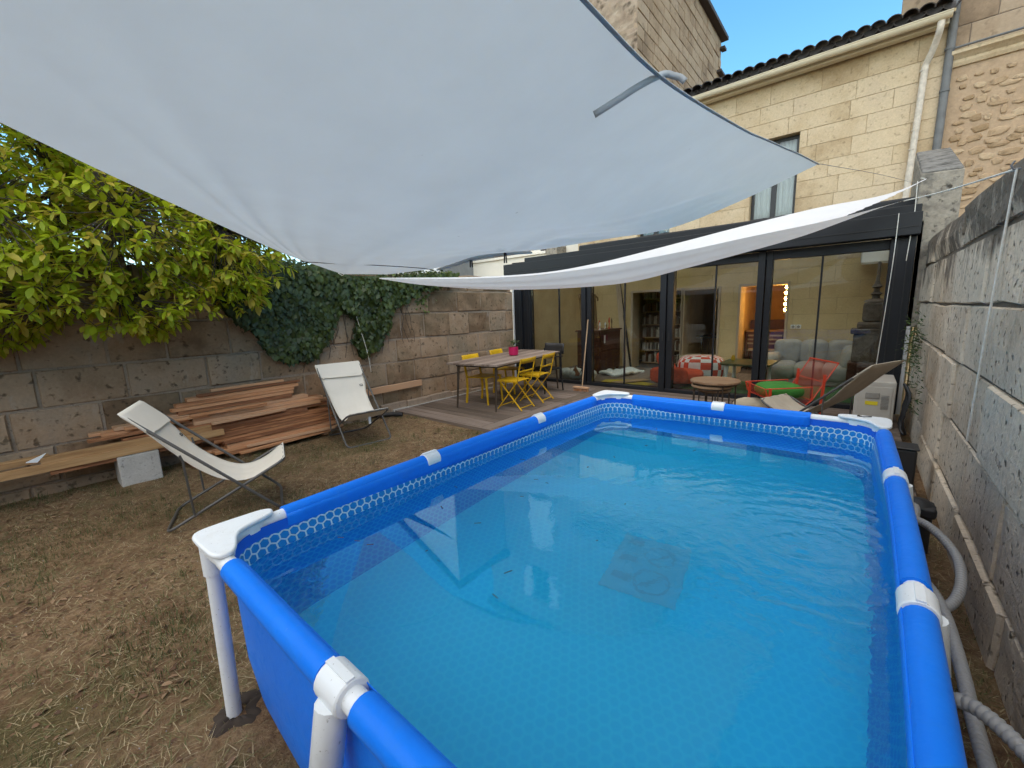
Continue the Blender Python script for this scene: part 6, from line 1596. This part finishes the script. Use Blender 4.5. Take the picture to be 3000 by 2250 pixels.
for k in range(9000):
    x = rg_.uniform(-4.0, .0) if k % 12 else rg_.uniform(0, 1.2); y_ = rg_.uniform(-1.9, 3.5) if k % 12 else rg_.uniform(-1.8, -.05)
    c_ = noise.noise(Vector((x*1.6+2, y_*1.6, 8)))
    if rg_.random() > .28+c_*.8: continue
    a_ = rg_.uniform(0, 6.28); P = Vector((x, y_, ground_h(x, y_)+.004)); d = Vector((math.cos(a_), math.sin(a_), rg_.uniform(-.1, .35)))
    leaf_faces(lit, lsh, P, d, Vector((rg_.uniform(-.5, .5), rg_.uniform(-.5, .5), 1)), rg_.uniform(.018, .05), rg_.uniform(.010, .022), rg_.uniform(0, 1), .5, .3)
lo = build_leaves(lit, lsh, 'leaf_litter', M['litter'], None, kind='stuff'); tag(lo, 'curled brown dead leaves littering the dry ground', 'leaves')
for k in range(150):
    cx_ = rg_.uniform(-3.95, -.15); cy_ = rg_.uniform(-1.8, 3.4)
    if k < 60: cx_ = -4.0+abs(rg_.gauss(0, .12))
    for q in range(rg_.randint(8, 22)): blade(cx_+rg_.gauss(0, .025), cy_+rg_.gauss(0, .025), rg_.uniform(.03, .085), .0016, rg_.uniform(.005, .05), rg_.uniform(0, 6.28), rg_.uniform(-.05, .55))
for k in range(900):
    x, y_ = -.75+rg_.gauss(0, .22), -.05+rg_.gauss(0, .16); blade(x, y_, rg_.uniform(.015, .045), .0016, rg_.uniform(.005, .03), rg_.uniform(0, 6.28), rg_.uniform(-.1, .2))
for k in range(1300):
    x = rg_.uniform(-3.9, 0); y_ = rg_.uniform(-1.8, 3.4); blade(x, y_, rg_.uniform(.006, .03), .0014, rg_.uniform(.08, .20), rg_.uniform(0, 6.28), rg_.uniform(.8, 1.0))
go = build_leaves(gm, gsh, 'dry_grass', M['grass'], None, kind='stuff'); tag(go, 'dry straw and thin grass covering the earth around the pool', 'grass')
sr = MB(); sr.grid(lambda u, v: (.0+(.03+.075*v)*math.cos(6.2832*u)*(1+.25*math.sin(u*19)), .0+(.03+.07*v)*math.sin(6.2832*u)*(1+.2*math.sin(u*25)), ground_h(0, 0)+.016*math.sin(math.pi*min(1, v*.9+.1))+.004*math.sin(u*60)-.006*v), 40, 6, True)
tag(sr.build('soil_ring', M['soil'], smooth=True), 'ring of dark disturbed soil round the near pool leg', 'soil')
# flat stone slab half buried by the near pool edge
fs_ = MB(); fs_.prism([(.02, -.62), (.30, -.72), (.62, -.60), (.66, -.30), (.45, -.12), (.12, -.18), (-.04, -.38)], -.02, .022); tag(fs_.build('flat_stone', M['right_mortar'], bev=.012), 'flat grey stone half buried at the near pool corner', 'stone')
rk = MB(); 
for k in range(900):
    x = rg_.uniform(-3.9, 0); y_ = rg_.uniform(-1.9, 3.4); s = rg_.uniform(.002, .006); z0 = ground_h(x, y_); rk.add([(x-s, y_, z0), (x+s, y_+s*.4, z0), (x, y_+s, z0), (x, y_, z0+s)], [(0, 1, 3), (1, 2, 3), (2, 0, 3)])
tag(rk.build('grit', M['concrete']), 'pale grit specks scattered over the dry earth', 'grit', None, 'stuff')
